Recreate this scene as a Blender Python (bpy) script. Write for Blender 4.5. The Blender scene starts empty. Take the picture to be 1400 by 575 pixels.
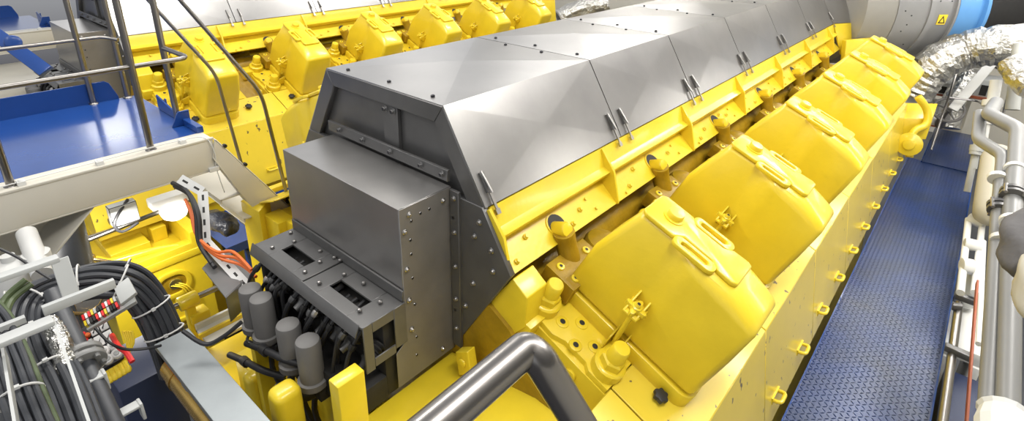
import bpy, bmesh, math, random
from mathutils import Vector as V, Matrix
random.seed(7)
PI = math.pi
R = math.radians
COL = bpy.context.scene.collection
UP = 4.2                      # the photograph's eye height above the lower floor; everything below is written relative to the eye, then lifted

# ------------------------------------------------------------------ lens (measured once, used for the camera and to place small things on planes)
F, PX, PY = 758.482, 700.0, 180.62
YAW, PITCH, ROLL = -.7005, .3719, .0199
def _rot():
    cy, sy = math.cos(YAW), math.sin(YAW)
    Rz = Matrix(((cy, -sy, 0), (sy, cy, 0), (0, 0, 1)))
    base = Matrix(((1, 0, 0), (0, 0, -1), (0, 1, 0)))
    cp, sp = math.cos(PITCH), math.sin(PITCH)
    P = Matrix(((1, 0, 0), (0, cp, -sp), (0, sp, cp)))
    cr, sr = math.cos(ROLL), math.sin(ROLL)
    Q = Matrix(((cr, -sr, 0), (sr, cr, 0), (0, 0, 1)))
    return Q @ P @ base @ Rz
RC = _rot()
def ray(x, y): return RC.transposed() @ V(((x - PX) / F, (y - PY) / F, 1.0))
def onx(x, y, X): d = ray(x, y); return d * (X / d.x)
def ony(x, y, Y): d = ray(x, y); return d * (Y / d.y)
def onz(x, y, Z): d = ray(x, y); return d * (Z / d.z)
def dep(x, y, d): return ray(x, y) * d

# ------------------------------------------------------------------ materials
MATS = {}
def mat(name, col, rough=.5, metal=0., spec=.5, noise=0., nscale=6., bump=0., bscale=60., rvar=0., coat=0., emit=None, estr=0.):
    m = bpy.data.materials.new(name); m.use_nodes = True
    nt = m.node_tree; N = nt.nodes; L = nt.links
    b = N['Principled BSDF']
    b.inputs['Base Color'].default_value = (*col, 1)
    b.inputs['Roughness'].default_value = rough
    b.inputs['Metallic'].default_value = metal
    b.inputs['Specular IOR Level'].default_value = spec
    if coat: b.inputs['Coat Weight'].default_value = coat; b.inputs['Coat Roughness'].default_value = .12
    if emit: b.inputs['Emission Color'].default_value = (*emit, 1); b.inputs['Emission Strength'].default_value = estr
    tc = None
    if noise or bump or rvar:
        tc = N.new('ShaderNodeTexCoord')
    if noise or rvar:
        n = N.new('ShaderNodeTexNoise'); n.inputs['Scale'].default_value = nscale; n.inputs['Detail'].default_value = 5
        n.inputs['Roughness'].default_value = .6
        L.new(tc.outputs['Object'], n.inputs['Vector'])
        if noise:
            r = N.new('ShaderNodeValToRGB')
            r.color_ramp.elements[0].position = .15; r.color_ramp.elements[1].position = .85
            r.color_ramp.elements[0].color = (*[c * (1 - noise) for c in col], 1)
            r.color_ramp.elements[1].color = (*[min(1, c * (1 + noise * .35)) for c in col], 1)
            L.new(n.outputs['Fac'], r.inputs['Fac']); L.new(r.outputs['Color'], b.inputs['Base Color'])
        if rvar:
            mr = N.new('ShaderNodeMapRange'); mr.inputs['From Min'].default_value = .1; mr.inputs['From Max'].default_value = .9
            mr.inputs['To Min'].default_value = max(.03, rough - rvar); mr.inputs['To Max'].default_value = rough + rvar
            L.new(n.outputs['Fac'], mr.inputs['Value']); L.new(mr.outputs['Result'], b.inputs['Roughness'])
    if bump:
        n2 = N.new('ShaderNodeTexNoise'); n2.inputs['Scale'].default_value = bscale; n2.inputs['Detail'].default_value = 3
        L.new(tc.outputs['Object'], n2.inputs['Vector'])
        bp = N.new('ShaderNodeBump'); bp.inputs['Strength'].default_value = bump; bp.inputs['Distance'].default_value = .02
        L.new(n2.outputs['Fac'], bp.inputs['Height']); L.new(bp.outputs['Normal'], b.inputs['Normal'])
    MATS[name] = m
    return m

YEL = mat('yellow_paint', (.77, .575, .026), .32, 0, .5, noise=.13, nscale=5, bump=.05, bscale=35, coat=.25)
YPAN = mat('yellow_panel_paint', (.79, .60, .05), .3, 0, .6, noise=.10, nscale=4, coat=.5)
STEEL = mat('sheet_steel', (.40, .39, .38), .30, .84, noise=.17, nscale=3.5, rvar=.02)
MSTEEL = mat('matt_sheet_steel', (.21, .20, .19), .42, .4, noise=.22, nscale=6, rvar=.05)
DSTEEL = mat('shaded_sheet_steel', (.15, .148, .146), .40, .55, noise=.26, nscale=6, rvar=.05)  # hood steel again, darkened for front faces that mirror dark surroundings
TUBE = mat('polished_tube_steel', (.27, .255, .24), .29, 1, noise=.05, nscale=5, rvar=.01)
BOLT = mat('bolt_steel', (.42, .40, .38), .35, 1)
BLACKBOLT = mat('black_bolt', (.03, .03, .035), .45, .5)
BLUE = mat('blue_deck_paint', (.012, .055, .235), .22, 0, .5, noise=.18, nscale=5, coat=.25)
BEIGE = mat('beige_paint', (.60, .57, .49), .42, 0, .5, noise=.05, nscale=4)
WHITE = mat('white_paint', (.62, .62, .60), .45)
LGREY = mat('light_grey_paint', (.44, .45, .44), .45, noise=.06)
RUBBER = mat('black_rubber', (.022, .022, .024), .5, noise=.3, nscale=20)
CABLE = mat('dark_grey_cable', (.045, .048, .055), .42, noise=.2, nscale=20)
GREENC = mat('green_yellow_cable', (.085, .115, .05), .45, noise=.3, nscale=30)
PIPEG = mat('grey_pipe_paint', (.19, .19, .185), .38, noise=.08)
CANG = mat('grey_canister_paint', (.15, .145, .14), .55, noise=.12, nscale=15)
CANP = mat('dark_grey_plate', (.20, .20, .20), .38, .4, noise=.1, nscale=6)
FOIL = mat('crinkled_foil', (.52, .51, .48), .28, .92, noise=.12, nscale=14, bump=.9, bscale=30)
GALV = mat('galvanized_sheet', (.30, .325, .335), .42, .75, noise=.12, nscale=11, rvar=.06)
BRASS = mat('amber_sheet', (.55, .36, .10), .25, .9, noise=.3, nscale=8)
ORANGE = mat('orange_cable', (.75, .16, .03), .45)
RED = mat('red_plastic', (.75, .02, .02), .4)
DARK = mat('near_black', (.018, .017, .016), .65, noise=.4, nscale=15)  # near-black for the shade in holes and gaps, and for dark parts
BROWN = mat('oily_and_shaded_casting', (.38, .235, .01), .4, 0, .5, noise=.4, nscale=12, bump=.25, bscale=20)  # oily brown; also stands for shade in the gaps behind the heads
GAUGE = mat('gauge_white', (.75, .74, .72), .35)
NAVY = mat('navy_cabinet', (.02, .03, .075), .45)
FLOORM = mat('lower_floor_paint', (.055, .06, .07), .5, noise=.4, nscale=2)
CLOTH = mat('grey_padded_cloth', (.11, .105, .105), .85, noise=.25, nscale=9, bump=.3, bscale=14)
WALLM = mat('wall_paint', (.11, .11, .11), .6, noise=.1, nscale=2)
CREAM = mat('cream_lagging', (.42, .39, .31), .6, noise=.08, nscale=5)
SKYB = mat('light_blue_paint', (.12, .33, .66), .4, noise=.06)
BANDM = mat('grey_band', (.30, .30, .30), .5, .3)
CONE = mat('end_cone_lagging', (.27, .26, .235), .5, noise=.1)
CLAD = mat('aluminium_cladding', (.30, .30, .30), .40, .4, noise=.12, nscale=3)
RUST = mat('red_oxide_paint', (.30, .075, .03), .6)
STICK = mat('sticker_yellow', (.85, .62, .03), .5)
LAMPM = mat('lit_lamp_shade', (.9, .9, .85), .5, emit=(1, .97, .9), estr=2.5)
BAGM = mat('black_plastic_sack', (.03, .033, .045), .35, bump=.8, bscale=25)

def tread_material():
    m = bpy.data.materials.new('blue_tear_plate'); m.use_nodes = True
    nt = m.node_tree; N = nt.nodes; L = nt.links; b = N['Principled BSDF']
    b.inputs['Base Color'].default_value = (.016, .062, .235, 1); b.inputs['Roughness'].default_value = .30; b.inputs['Specular IOR Level'].default_value = .5
    tc = N.new('ShaderNodeTexCoord'); sp = N.new('ShaderNodeSeparateXYZ'); L.new(tc.outputs['Object'], sp.inputs[0])
    def M(op, a, b_=None):
        n = N.new('ShaderNodeMath'); n.operation = op
        for i, q in enumerate((a, b_)):
            if q is None: continue
            if isinstance(q, (int, float)): n.inputs[i].default_value = q
            else: L.new(q, n.inputs[i])
        return n.outputs[0]
    k = 1 / .030
    x = M('MULTIPLY', sp.outputs[0], k); y = M('MULTIPLY', sp.outputs[1], k)
    fx, fy = M('FLOOR', x), M('FLOOR', y)
    par = M('FLOORED_MODULO', M('ADD', fx, fy), 2.0)
    cx, cy = M('SUBTRACT', M('SUBTRACT', x, fx), .5), M('SUBTRACT', M('SUBTRACT', y, fy), .5)
    u = M('ADD', cx, cy); v = M('SUBTRACT', cx, cy)
    sgn = par
    inv = M('SUBTRACT', 1.0, par)
    a = M('ADD', M('MULTIPLY', u, sgn), M('MULTIPLY', v, inv))
    c = M('ADD', M('MULTIPLY', v, sgn), M('MULTIPLY', u, inv))
    d = M('ADD', M('POWER', M('MULTIPLY', M('ABSOLUTE', a), 1.5), 2.0), M('POWER', M('MULTIPLY', M('ABSOLUTE', c), 5.0), 2.0))
    h = M('MAXIMUM', M('SUBTRACT', 1.0, d), 0.0)
    bp = N.new('ShaderNodeBump'); bp.inputs['Strength'].default_value = 1.0; bp.inputs['Distance'].default_value = .010
    L.new(h, bp.inputs['Height']); L.new(bp.outputs['Normal'], b.inputs['Normal'])
    n = N.new('ShaderNodeTexNoise'); n.inputs['Scale'].default_value = 3.5; n.inputs['Detail'].default_value = 6
    L.new(tc.outputs['Object'], n.inputs['Vector'])
    r = N.new('ShaderNodeValToRGB'); r.color_ramp.elements[0].position = .35; r.color_ramp.elements[1].position = .75
    r.color_ramp.elements[0].color = (.010, .036, .15, 1); r.color_ramp.elements[1].color = (.020, .035, .085, 1)
    L.new(n.outputs['Fac'], r.inputs[0]); L.new(r.outputs[0], b.inputs['Base Color'])
    return m
TREAD = tread_material()

def chipped_yellow():
    """yellow paint with small dark chips (wear with a shape of its own)"""
    m = YPAN.copy(); m.name = 'yellow_chipped_paint'
    nt = m.node_tree; N = nt.nodes; L = nt.links; b = N['Principled BSDF']
    src = b.inputs['Base Color'].links[0].from_socket
    tc = N.new('ShaderNodeTexCoord')
    n = N.new('ShaderNodeTexNoise'); n.inputs['Scale'].default_value = 26; n.inputs['Detail'].default_value = 2
    mp = N.new('ShaderNodeMapping'); mp.inputs['Scale'].default_value = (1, .8, .45)
    L.new(tc.outputs['Object'], mp.inputs[0]); L.new(mp.outputs[0], n.inputs['Vector'])
    r = N.new('ShaderNodeValToRGB'); r.color_ramp.elements[0].position = .69; r.color_ramp.elements[1].position = .71
    L.new(n.outputs['Fac'], r.inputs[0])
    mx = N.new('ShaderNodeMix'); mx.data_type = 'RGBA'
    L.new(r.outputs[0], mx.inputs[0]); L.new(src, mx.inputs[6]); mx.inputs[7].default_value = (.16, .12, .05, 1)
    L.new(mx.outputs[2], b.inputs['Base Color'])
    return m
YCHIP = chipped_yellow()

# ------------------------------------------------------------------ mesh builder
def roundrect(w, h, r, n=4):
    pts = []
    for cx, cy, a0 in ((w/2-r, h/2-r, 0), (-w/2+r, h/2-r, 90), (-w/2+r, -h/2+r, 180), (w/2-r, -h/2+r, 270)):
        for i in range(n + 1):
            a = R(a0 + 90 * i / n); pts.append((cx + r * math.cos(a), cy + r * math.sin(a)))
    return pts

def fillet(path, r, n=6):
    path = [V(p) for p in path]; out = [path[0]]
    for i in range(1, len(path) - 1):
        p = path[i]; a = (path[i-1] - p); c = (path[i+1] - p)
        rr = min(r, a.length * .48, c.length * .48)
        s, e = p + a.normalized() * rr, p + c.normalized() * rr
        for k in range(n + 1):
            t = k / n; out.append((1-t)**2 * s + 2*t*(1-t) * p + t*t * e)
    out.append(path[-1]); return out

def smooth_path(pts, n=6):
    pts = [V(p) for p in pts]; out = []
    for i in range(len(pts) - 1):
        p0 = pts[max(0, i-1)]; p1 = pts[i]; p2 = pts[i+1]; p3 = pts[min(len(pts)-1, i+2)]
        for k in range(n):
            t = k / n
            out.append(.5 * ((2*p1) + (p2-p0)*t + (2*p0-5*p1+4*p2-p3)*t*t + (3*p1-p0-3*p2+p3)*t**3))
    out.append(pts[-1]); return out

class MB:
    def __init__(s): s.v = []; s.f = []; s.m = []; s.mats = []
    def mi(s, m):
        if m is None: return -1
        if m not in s.mats: s.mats.append(m)
        return s.mats.index(m)
    def add(s, vs, fs, m=None):
        k = len(s.v); s.v += [V(p) for p in vs]; i = s.mi(m)
        for f in fs: s.f.append([q + k for q in f]); s.m.append(i)
        return s
    def obox(s, c, ax, ay, az, m=None):
        c, ax, ay, az = V(c), V(ax), V(ay), V(az)
        vs = [c + ax*i + ay*j + az*k for i in (-1, 1) for j in (-1, 1) for k in (-1, 1)]
        return s.add(vs, [(0,1,3,2), (4,6,7,5), (0,4,5,1), (2,3,7,6), (0,2,6,4), (1,5,7,3)], m)
    def box(s, x0, x1, y0, y1, z0, z1, m=None):
        return s.obox(((x0+x1)/2, (y0+y1)/2, (z0+z1)/2), ((x1-x0)/2, 0, 0), (0, (y1-y0)/2, 0), (0, 0, (z1-z0)/2), m)
    def prism(s, pts, vec, m=None):
        pts = [V(p) for p in pts]; vec = V(vec); n = len(pts)
        fs = [tuple(range(n-1, -1, -1)), tuple(range(n, 2*n))] + [(i, (i+1) % n, n + (i+1) % n, n + i) for i in range(n)]
        return s.add(pts + [p + vec for p in pts], fs, m)
    def ring(s, outer, inner, vec, m=None):
        n = len(outer); vec = V(vec)
        a = [V(p) for p in outer]; b = [V(p) for p in inner]
        vs = a + b + [p + vec for p in a] + [p + vec for p in b]; fs = []
        for i in range(n):
            j = (i+1) % n
            fs += [(i, n+i, n+j, j), (2*n+i, 2*n+j, 3*n+j, 3*n+i), (i, j, 2*n+j, 2*n+i), (n+i, 3*n+i, 3*n+j, n+j)]
        return s.add(vs, fs, m)
    def lathe(s, p, axis, prof, n=16, m=None):
        axis = V(axis).normalized(); p = V(p)
        t = V((0, 0, 1)) if abs(axis.z) < .9 else V((1, 0, 0))
        e1 = axis.cross(t).normalized(); e2 = axis.cross(e1)
        vs = []; fs = []
        for r, h in prof:
            for i in range(n):
                a = 2*PI*i/n; vs.append(p + axis*h + (e1*math.cos(a) + e2*math.sin(a))*r)
        for k in range(len(prof)-1):
            for i in range(n):
                j = (i+1) % n; fs.append((k*n+i, k*n+j, (k+1)*n+j, (k+1)*n+i))
        fs.append(tuple(range(n-1, -1, -1))); fs.append(tuple(range((len(prof)-1)*n, len(prof)*n)))
        return s.add(vs, fs, m)
    def cyl(s, p0, p1, r0, r1=None, n=16, m=None):
        p0, p1 = V(p0), V(p1); d = p1 - p0
        return s.lathe(p0, d, [(r0, 0), (r0 if r1 is None else r1, d.length)], n, m)
    def hexb(s, p, axis, r, h, m=None): return s.lathe(p, axis, [(r, 0), (r, h*.8), (r*.85, h)], 6, m)
    def tube(s, path, r, n=10, m=None, closed=False):
        P = [V(p) for p in path]; L = len(P); vs = []; fs = []
        tg = []
        for i in range(L):
            if closed: d = P[(i+1) % L] - P[i-1]
            else: d = P[min(i+1, L-1)] - P[max(i-1, 0)]
            tg.append(d.normalized())
        t = V((0, 0, 1)) if abs(tg[0].z) < .9 else V((1, 0, 0))
        e = tg[0].cross(t).normalized()
        for i in range(L):
            e = (e - tg[i]*e.dot(tg[i])).normalized(); g = tg[i].cross(e)
            for k in range(n):
                a = 2*PI*k/n; vs.append(P[i] + (e*math.cos(a) + g*math.sin(a))*r)
        for i in range(L if closed else L-1):
            for k in range(n):
                j = (k+1) % n; i2 = (i+1) % L
                fs.append((i*n+k, i*n+j, i2*n+j, i2*n+k))
        if not closed: fs.append(tuple(range(n-1, -1, -1))); fs.append(tuple(range((L-1)*n, L*n)))
        return s.add(vs, fs, m)
    def build(s, name, m=None, parent=None, bevel=0, seg=2, ang=40, bang=35, mirror=None, sm=True):
        me = bpy.data.meshes.new(name)
        vs = s.v
        if mirror is not None: vs = [V((2*mirror - p.x, p.y, p.z)) for p in vs]
        me.from_pydata([tuple(p) for p in vs], [], [tuple(f) for f in s.f])
        mats = list(s.mats)
        if -1 in s.m:
            if m is None: m = mats[0]
            if m not in mats: mats.append(m)
        for q in mats: me.materials.append(q)
        me.polygons.foreach_set('material_index', [mats.index(m) if i < 0 else i for i in s.m])
        bm = bmesh.new(); bm.from_mesh(me)
        bmesh.ops.recalc_face_normals(bm, faces=bm.faces)
        if bevel:
            es = [e for e in bm.edges if len(e.link_faces) == 2 and e.calc_face_angle(0) > R(bang)]
            bmesh.ops.bevel(bm, geom=es, offset=bevel, segments=seg, affect='EDGES', profile=.5, clamp_overlap=True)
        bm.to_mesh(me); bm.free()
        if sm:
            me.polygons.foreach_set('use_smooth', [True]*len(me.polygons)); me.set_sharp_from_angle(angle=R(ang))
        o = bpy.data.objects.new(name, me); COL.objects.link(o)
        if parent is not None:
            o.parent = parent
            org = V(ORG[root_of(parent).name])
        else:
            bb = [p for p in vs]
            org = V(((min(p.x for p in bb)+max(p.x for p in bb))/2, (min(p.y for p in bb)+max(p.y for p in bb))/2, min(p.z for p in bb)))
            ORG[o.name] = org; o.location = org
        me.transform(Matrix.Translation(-org)); me.update()
        return o
ORG = {}
def root_of(o):
    while o.parent is not None: o = o.parent
    return o
def thing(name, label, cat, loc, group=None):
    o = bpy.data.objects.new(name, None); COL.objects.link(o); o.empty_display_size = .1
    o.location = loc; ORG[o.name] = V(loc); o['label'] = label; o['category'] = cat
    if group: o['group'] = group
    return o
def tag(o, label, cat, group=None):
    o['label'] = label; o['category'] = cat
    if group: o['group'] = group
    return o
def copy_tree(o, parent=None):
    c = o.copy(); COL.objects.link(c)
    if parent is not None: c.parent = parent
    for ch in list(o.children): copy_tree(ch, c)
    return c
# ================================================================== MAIN ENGINE
XC = -2.09
TH = R(23); BU = V((math.cos(TH), 0, -math.sin(TH))); AW = V((math.sin(TH), 0, math.cos(TH)))
O0 = V((-1.148, 0, -1.549)); PITCHY = .988
def bk(u, v, w, yc): return O0 + BU*u + AW*w + V((0, yc + v, 0))
YCS = [1.985 + PITCHY*k for k in range(6)]
FLOORZ = -UP
eng = thing('marine_diesel_engine', 'yellow diesel engine in the foreground, steel hood on top, covers facing the blue walkway', 'engine', (XC, 4.4, FLOORZ))

# ---- hood
SEAMS = [1.50, 2.62, 3.61, 4.64, 5.68, 6.68, 7.68]
HT = -.75; HB = -1.146; TXR = -1.65; TXL = 2*XC - TXR; BXR = -1.405; BXL = 2*XC - BXR
def latch(parent, y, x=BXR):
    b = MB(); n = V((.85, 0, .53)).normalized()          # outward normal of the hood flank
    t = V((.53, 0, -.85)).normalized()                   # down the flank
    p = V((x, y, HB)) - t*.10 + n*.008
    b.obox(p, t*.045, V((0, .011, 0)), n*.006, DSTEEL)
    b.cyl(p - t*.05 + n*.004, p + t*.05 + n*.02, .006, n=8, m=BOLT)
    b.obox(p + t*.095 + n*.006, t*.05, V((0, .006, 0)), n*.004, BOLT)
    b.obox(p + t*.135 + n*.004, t*.012, V((0, .012, 0)), n*.007, BOLT)
    b.build('toggle_latch', None, parent)
for k in range(6):
    y0, y1 = SEAMS[k] + .004, SEAMS[k+1] - .004
    b = MB(); ym = (y0+y1)/2
    def quadpyr(p, n, h):
        p = [V(q) for q in p]; c = sum(p, V())/4 + V(n)*h
        b.add(p + [c], [(0,1,4), (1,2,4), (2,3,4), (3,0,4)], STEEL)
    quadpyr([(TXR, y0, HT), (TXR, y1, HT), (TXL, y1, HT), (TXL, y0, HT)], (0, 0, 1), .020)
    quadpyr([(BXR, y0, HB), (BXR, y1, HB), (TXR, y1, HT), (TXR, y0, HT)], (.85, 0, .53), .007)
    quadpyr([(TXL, y0, HT), (TXL, y1, HT), (BXL, y1, HB), (BXL, y0, HB)], (-.85, 0, .53), .004)
    # folded lips at the seams and along the bottom
    for yy, dy in ((y0, .02), (y1, -.02)):
        b.add([(BXR, yy, HB), (TXR, yy, HT), (TXL, yy, HT), (BXL, yy, HB), (BXL+.02, yy, HB-.005), (TXL+.02, yy, HT-.03), (TXR-.02, yy, HT-.03), (BXR-.02, yy, HB-.005)],
              [(0,1,6,7), (1,2,5,6), (2,3,4,5)], STEEL)
    for sx, bx in ((1, BXR), (-1, BXL)):
        b.add([(bx, y0, HB), (bx, y1, HB), (bx - .03*sx, y1, HB - .008), (bx - .03*sx, y0, HB - .008)], [(0,1,2,3)], STEEL)
    for (xx, yy) in ((TXR-.12, y0+.05), (TXL+.12, y0+.05), (XC, ym-.12), (TXR-.3, y1-.05), (TXL+.3, y1-.05), (XC, y0+.06)):
        b.lathe((xx, yy, HT + .003), (0, 0, 1), [(.010, 0), (.010, .006), (.004, .009)], 8, BLACKBOLT)
    hp = b.build('hood_panel', None, eng, ang=1.0)
    if k == 0: latch(hp, y0 + .045)
    else: latch(hp, y0 + .07)
    latch(hp, y1 - .05)
# end taper of the hood towards the exhaust end
b = MB()
b.add([(TXR, 7.684, HT), (TXR+.18, 8.15, HT), (TXL-.18, 8.15, HT), (TXL, 7.684, HT), (BXR, 7.684, HB), (BXR+.26, 8.15, HB), (BXL-.26, 8.15, HB), (BXL, 7.684, HB)],
      [(0,1,2,3), (0,4,5,1), (3,2,6,7), (1,5,6,2)])
hp = b.build('hood_end_panel', STEEL, eng, ang=20); latch(hp, 7.8, BXR+.02)
# front wall
b = MB(); YF = 1.50
fr = [(TXR, YF, HT-.004), (BXR-.01, YF, HB), (BXL+.01, YF, HB), (TXL, YF, HT-.004)]
ins = [(TXR-.055, YF, HT-.085), (BXR-.10, YF, HB-.02), (BXL+.10, YF, HB-.02), (TXL+.055, YF, HT-.085)]
def bar4(p, q, r_, s_, t, m=None): b.prism([p, q, r_, s_], (0, t, 0), m)
bar4(fr[0], fr[1], ins[1], ins[0], .05); bar4(fr[3], fr[2], ins[2], ins[3], .05); bar4(fr[0], ins[0], ins[3], fr[3], .05)
b.build('hood_end_frame', DSTEEL, eng, bevel=.003, seg=1)
b = MB(); b.prism([(p[0], YF+.034, p[2]) for p in ins], (0, .01, 0))
fp = b.build('hood_end_panel', DSTEEL, eng)
b = MB(); sx = -2.03
b.box(sx-.055, sx+.055, YF+.012, YF+.033, HB-.02, HT-.075, DSTEEL)
for dx in (-.03, .03):
    for z in (HT-.11, HB+.06):
        b.lathe((sx+dx, YF+.012, z), (0, -1, 0), [(.016, 0), (.016, .004), (.011, .005), (.011, .018)], 10, BLACKBOLT)
b.build('joint_strap', None, fp, bevel=.002, seg=1)
# lower front plate
b = MB()
pl = [(BXR-.012, HB), (-1.251, -1.412), (-1.612, -2.0), (2*XC+1.612, -2.0), (2*XC+1.251, -1.412), (BXL+.012, HB)]
b.prism([(x, YF-.006, z) for x, z in pl], (0, .03, 0), DSTEEL)
for x, z in ((-1.43, -1.22), (-1.36, -1.33), (-1.35, -1.43), (-1.47, -1.55), (-1.52, -1.70), (-1.46, -1.30), (-1.58, -1.25), (-1.58, -1.5), (-1.58, -1.75)):
    b.lathe((x, YF-.006, z), (0, -1, 0), [(.015, 0), (.015, .003), (.010, .004), (.010, .014)], 8, BOLT)
b.build('front_plate', None, eng, bevel=.002, seg=1)
# cover strip along the box corner and over its top
b = MB()
b.box(-1.60, -1.545, YF-.02, YF-.004, -1.96, HB+.03, DSTEEL)
b.box(2*XC+1.65, -1.61, YF-.02, YF-.004, -1.085, -1.03, DSTEEL)
for x in (-2.42, -2.22, -2.0, -1.78, -1.64): b.lathe((x, YF-.02, -1.055), (0, -1, 0), [(.015, 0), (.015, .003), (.010, .004), (.010, .016)], 8, BLACKBOLT)
for z in (-1.15, -1.32, -1.5, -1.68, -1.85): b.lathe((-1.57, YF-.02, z), (0, -1, 0), [(.014, 0), (.014, .003), (.009, .004), (.009, .013)], 8, BOLT)
b.build('cover_strip', None, eng, bevel=.002, seg=1)
# box housing
BX0, BX1, BY0, BY1, BZ = -2.512, -1.608, 1.206, YF-.006, -1.108
b = MB()
b.box(BX0, BX1, BY0, BY1, -1.62, BZ, STEEL)
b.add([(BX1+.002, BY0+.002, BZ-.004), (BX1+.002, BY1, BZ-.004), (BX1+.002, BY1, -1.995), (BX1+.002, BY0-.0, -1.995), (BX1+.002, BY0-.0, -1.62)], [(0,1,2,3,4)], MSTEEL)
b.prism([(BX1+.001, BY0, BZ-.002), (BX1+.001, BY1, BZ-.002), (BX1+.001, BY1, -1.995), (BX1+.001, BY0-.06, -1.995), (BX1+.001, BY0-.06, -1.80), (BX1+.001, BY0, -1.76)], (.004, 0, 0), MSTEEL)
for y, z in ((BY0+.05, BZ-.04), (BY1-.05, BZ-.05), (BY0+.022, BZ-.11), (BY0+.022, -1.40), (BY0+.025, -1.56), (BY0+.03, -1.72), (BY1-.08, -1.95)):
    b.lathe((BX1+.005, y, z), (1, 0, 0), [(.013, 0), (.013, .003), (.008, .004), (.007, .012)], 8, BOLT)
for y, z in ((BY0+.06, BZ-.075), (BY0+.11, BZ-.06), (BY0+.16, BZ-.06), (BY0+.05, -1.27), (BY0+.05, -1.34), (BY0+.05, -1.46), (BY0+.055, -1.6), (BY0+.055, -1.78), (BY0+.05, -1.88)):
    b.lathe((BX1+.005, y, z), (1, 0, 0), [(.008, 0), (.008, .002)], 8, BLACKBOLT)
b.build('box_housing', None, eng, bevel=.003, seg=1)

# ---- slotted shelf with nozzles under it
SZ = -1.55; SY0, SY1 = .985, BY0
def plate_with_holes(b, x0, x1, y0, y1, z, t, holes, m):
    xs = sorted({x0, x1, *[h[0] for h in holes], *[h[1] for h in holes]})
    for i in range(len(xs)-1):
        a, c = xs[i], xs[i+1]; hs = sorted([h for h in holes if h[0] <= a+1e-6 and h[1] >= c-1e-6], key=lambda h: h[2]); y = y0
        for h in hs: b.box(a, c, y, h[2], z-t, z, m); y = h[3]
        b.box(a, c, y, y1, z-t, z, m)
b = MB()
plate_with_holes(b, -2.50, -2.055, SY0, SY1, SZ, .012, [(-2.36, -2.15, 1.055, 1.115)], DSTEEL)
plate_with_holes(b, -2.05, -1.60, SY0, SY1, SZ-.004, .012, [(-1.94, -1.71, 1.055, 1.115)], DSTEEL)
b.box(-2.50, -1.60, SY1-.012, SY1-.002, SZ, SZ+.055, DSTEEL)           # upstand against the box
b.prism([(-2.52, SY0, SZ), (-1.62, SY0, SZ), (-1.62, SY0-.022, SZ-.055), (-2.52, SY0-.022, SZ-.055)], (0, .006, 0), DSTEEL)   # turned-down lip
for x, y in ((-2.46, 1.16), (-2.40, 1.03), (-2.37, 1.13), (-2.12, 1.12), (-2.1, 1.03), (-2.2, 1.17), (-1.98, 1.03), (-1.95, 1.14), (-1.69, 1.04), (-1.67, 1.13), (-1.83, 1.16), (-2.10, 1.185), (-2.06, 1.19)):
    b.hexb((x, y, SZ), (0, 0, 1), .011, .012, BOLT)
sh = b.build('slotted_shelf', None, eng, bevel=.002, seg=1)
b = MB()                                                                # right end cheek with its window
for (y0, y1, z0, z1) in ((SY0, 1.03, -1.79, SZ), (1.14, SY1-.002, -1.76, SZ), (1.03, 1.14, -1.60, SZ), (1.03, 1.14, -1.78, -1.735)):
    b.box(-1.60, -1.592, y0, y1, z0, z1)
b.build('shelf_cheek', DSTEEL, eng, bevel=.002, seg=1)
b = MB(); b.box(-2.50, -1.625, 1.10, BY0-.004, -2.02, -1.63, DARK)  # near-black backing that paints the shaded void under the shelf
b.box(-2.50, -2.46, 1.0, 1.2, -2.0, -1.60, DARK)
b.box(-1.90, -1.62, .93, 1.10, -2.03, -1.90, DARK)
b.build('dark_backing', None, eng, bevel=.006)
for k in range(9):                                                      # injection valves with ribbed glands
    x = -2.42 + .095*k + random.uniform(-.01, .01); z = -1.70 - .02*(k % 3)
    b = MB(); d = V((random.uniform(-.15, .15), -.8, -.35)).normalized(); p = V((x, 1.10, z))
    prof = [(.030, 0)]
    for q in range(5): prof += [(.036, .008+q*.018), (.026, .017+q*.018)]
    prof += [(.02, .10), (.017, .13)]
    b.lathe(p, d, prof, 12, DSTEEL if k % 2 else DARK)
    b.lathe(p + d*.05, d, [(.039, 0), (.039, .012)], 12, BOLT if k % 3 == 0 else DARK)
    b.build('injection_valve', None, eng)
for k in range(15):
    x = -2.46 + .056*k
    p0 = V((x, 1.13, -1.60 - random.uniform(0, .05))); p1 = V((x - random.uniform(.0, .10), .99 - random.uniform(0, .03), -1.70 - random.uniform(0, .06)))
    p2 = V((p1.x - random.uniform(.02, .12), .97 + random.uniform(-.02, .05), -1.93 - random.uniform(0, .08)))
    b = MB(); path = smooth_path([p0, (p0+p1)/2 + V((0, -.01, .02)), p1, (p1+p2)/2 + V((random.uniform(-.03, .03), -.01, 0)), p2], 5)
    b.tube(path, random.choice((.009, .011, .013)), 8, RUBBER)
    d = (path[9]-path[8]).normalized(); b.lathe(path[8], d, [(.015, 0), (.017, .006), (.017, .022), (.013, .03)], 8, random.choice((DSTEEL, BOLT, DARK)))
    b.build('rubber_hose', None, eng)
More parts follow.
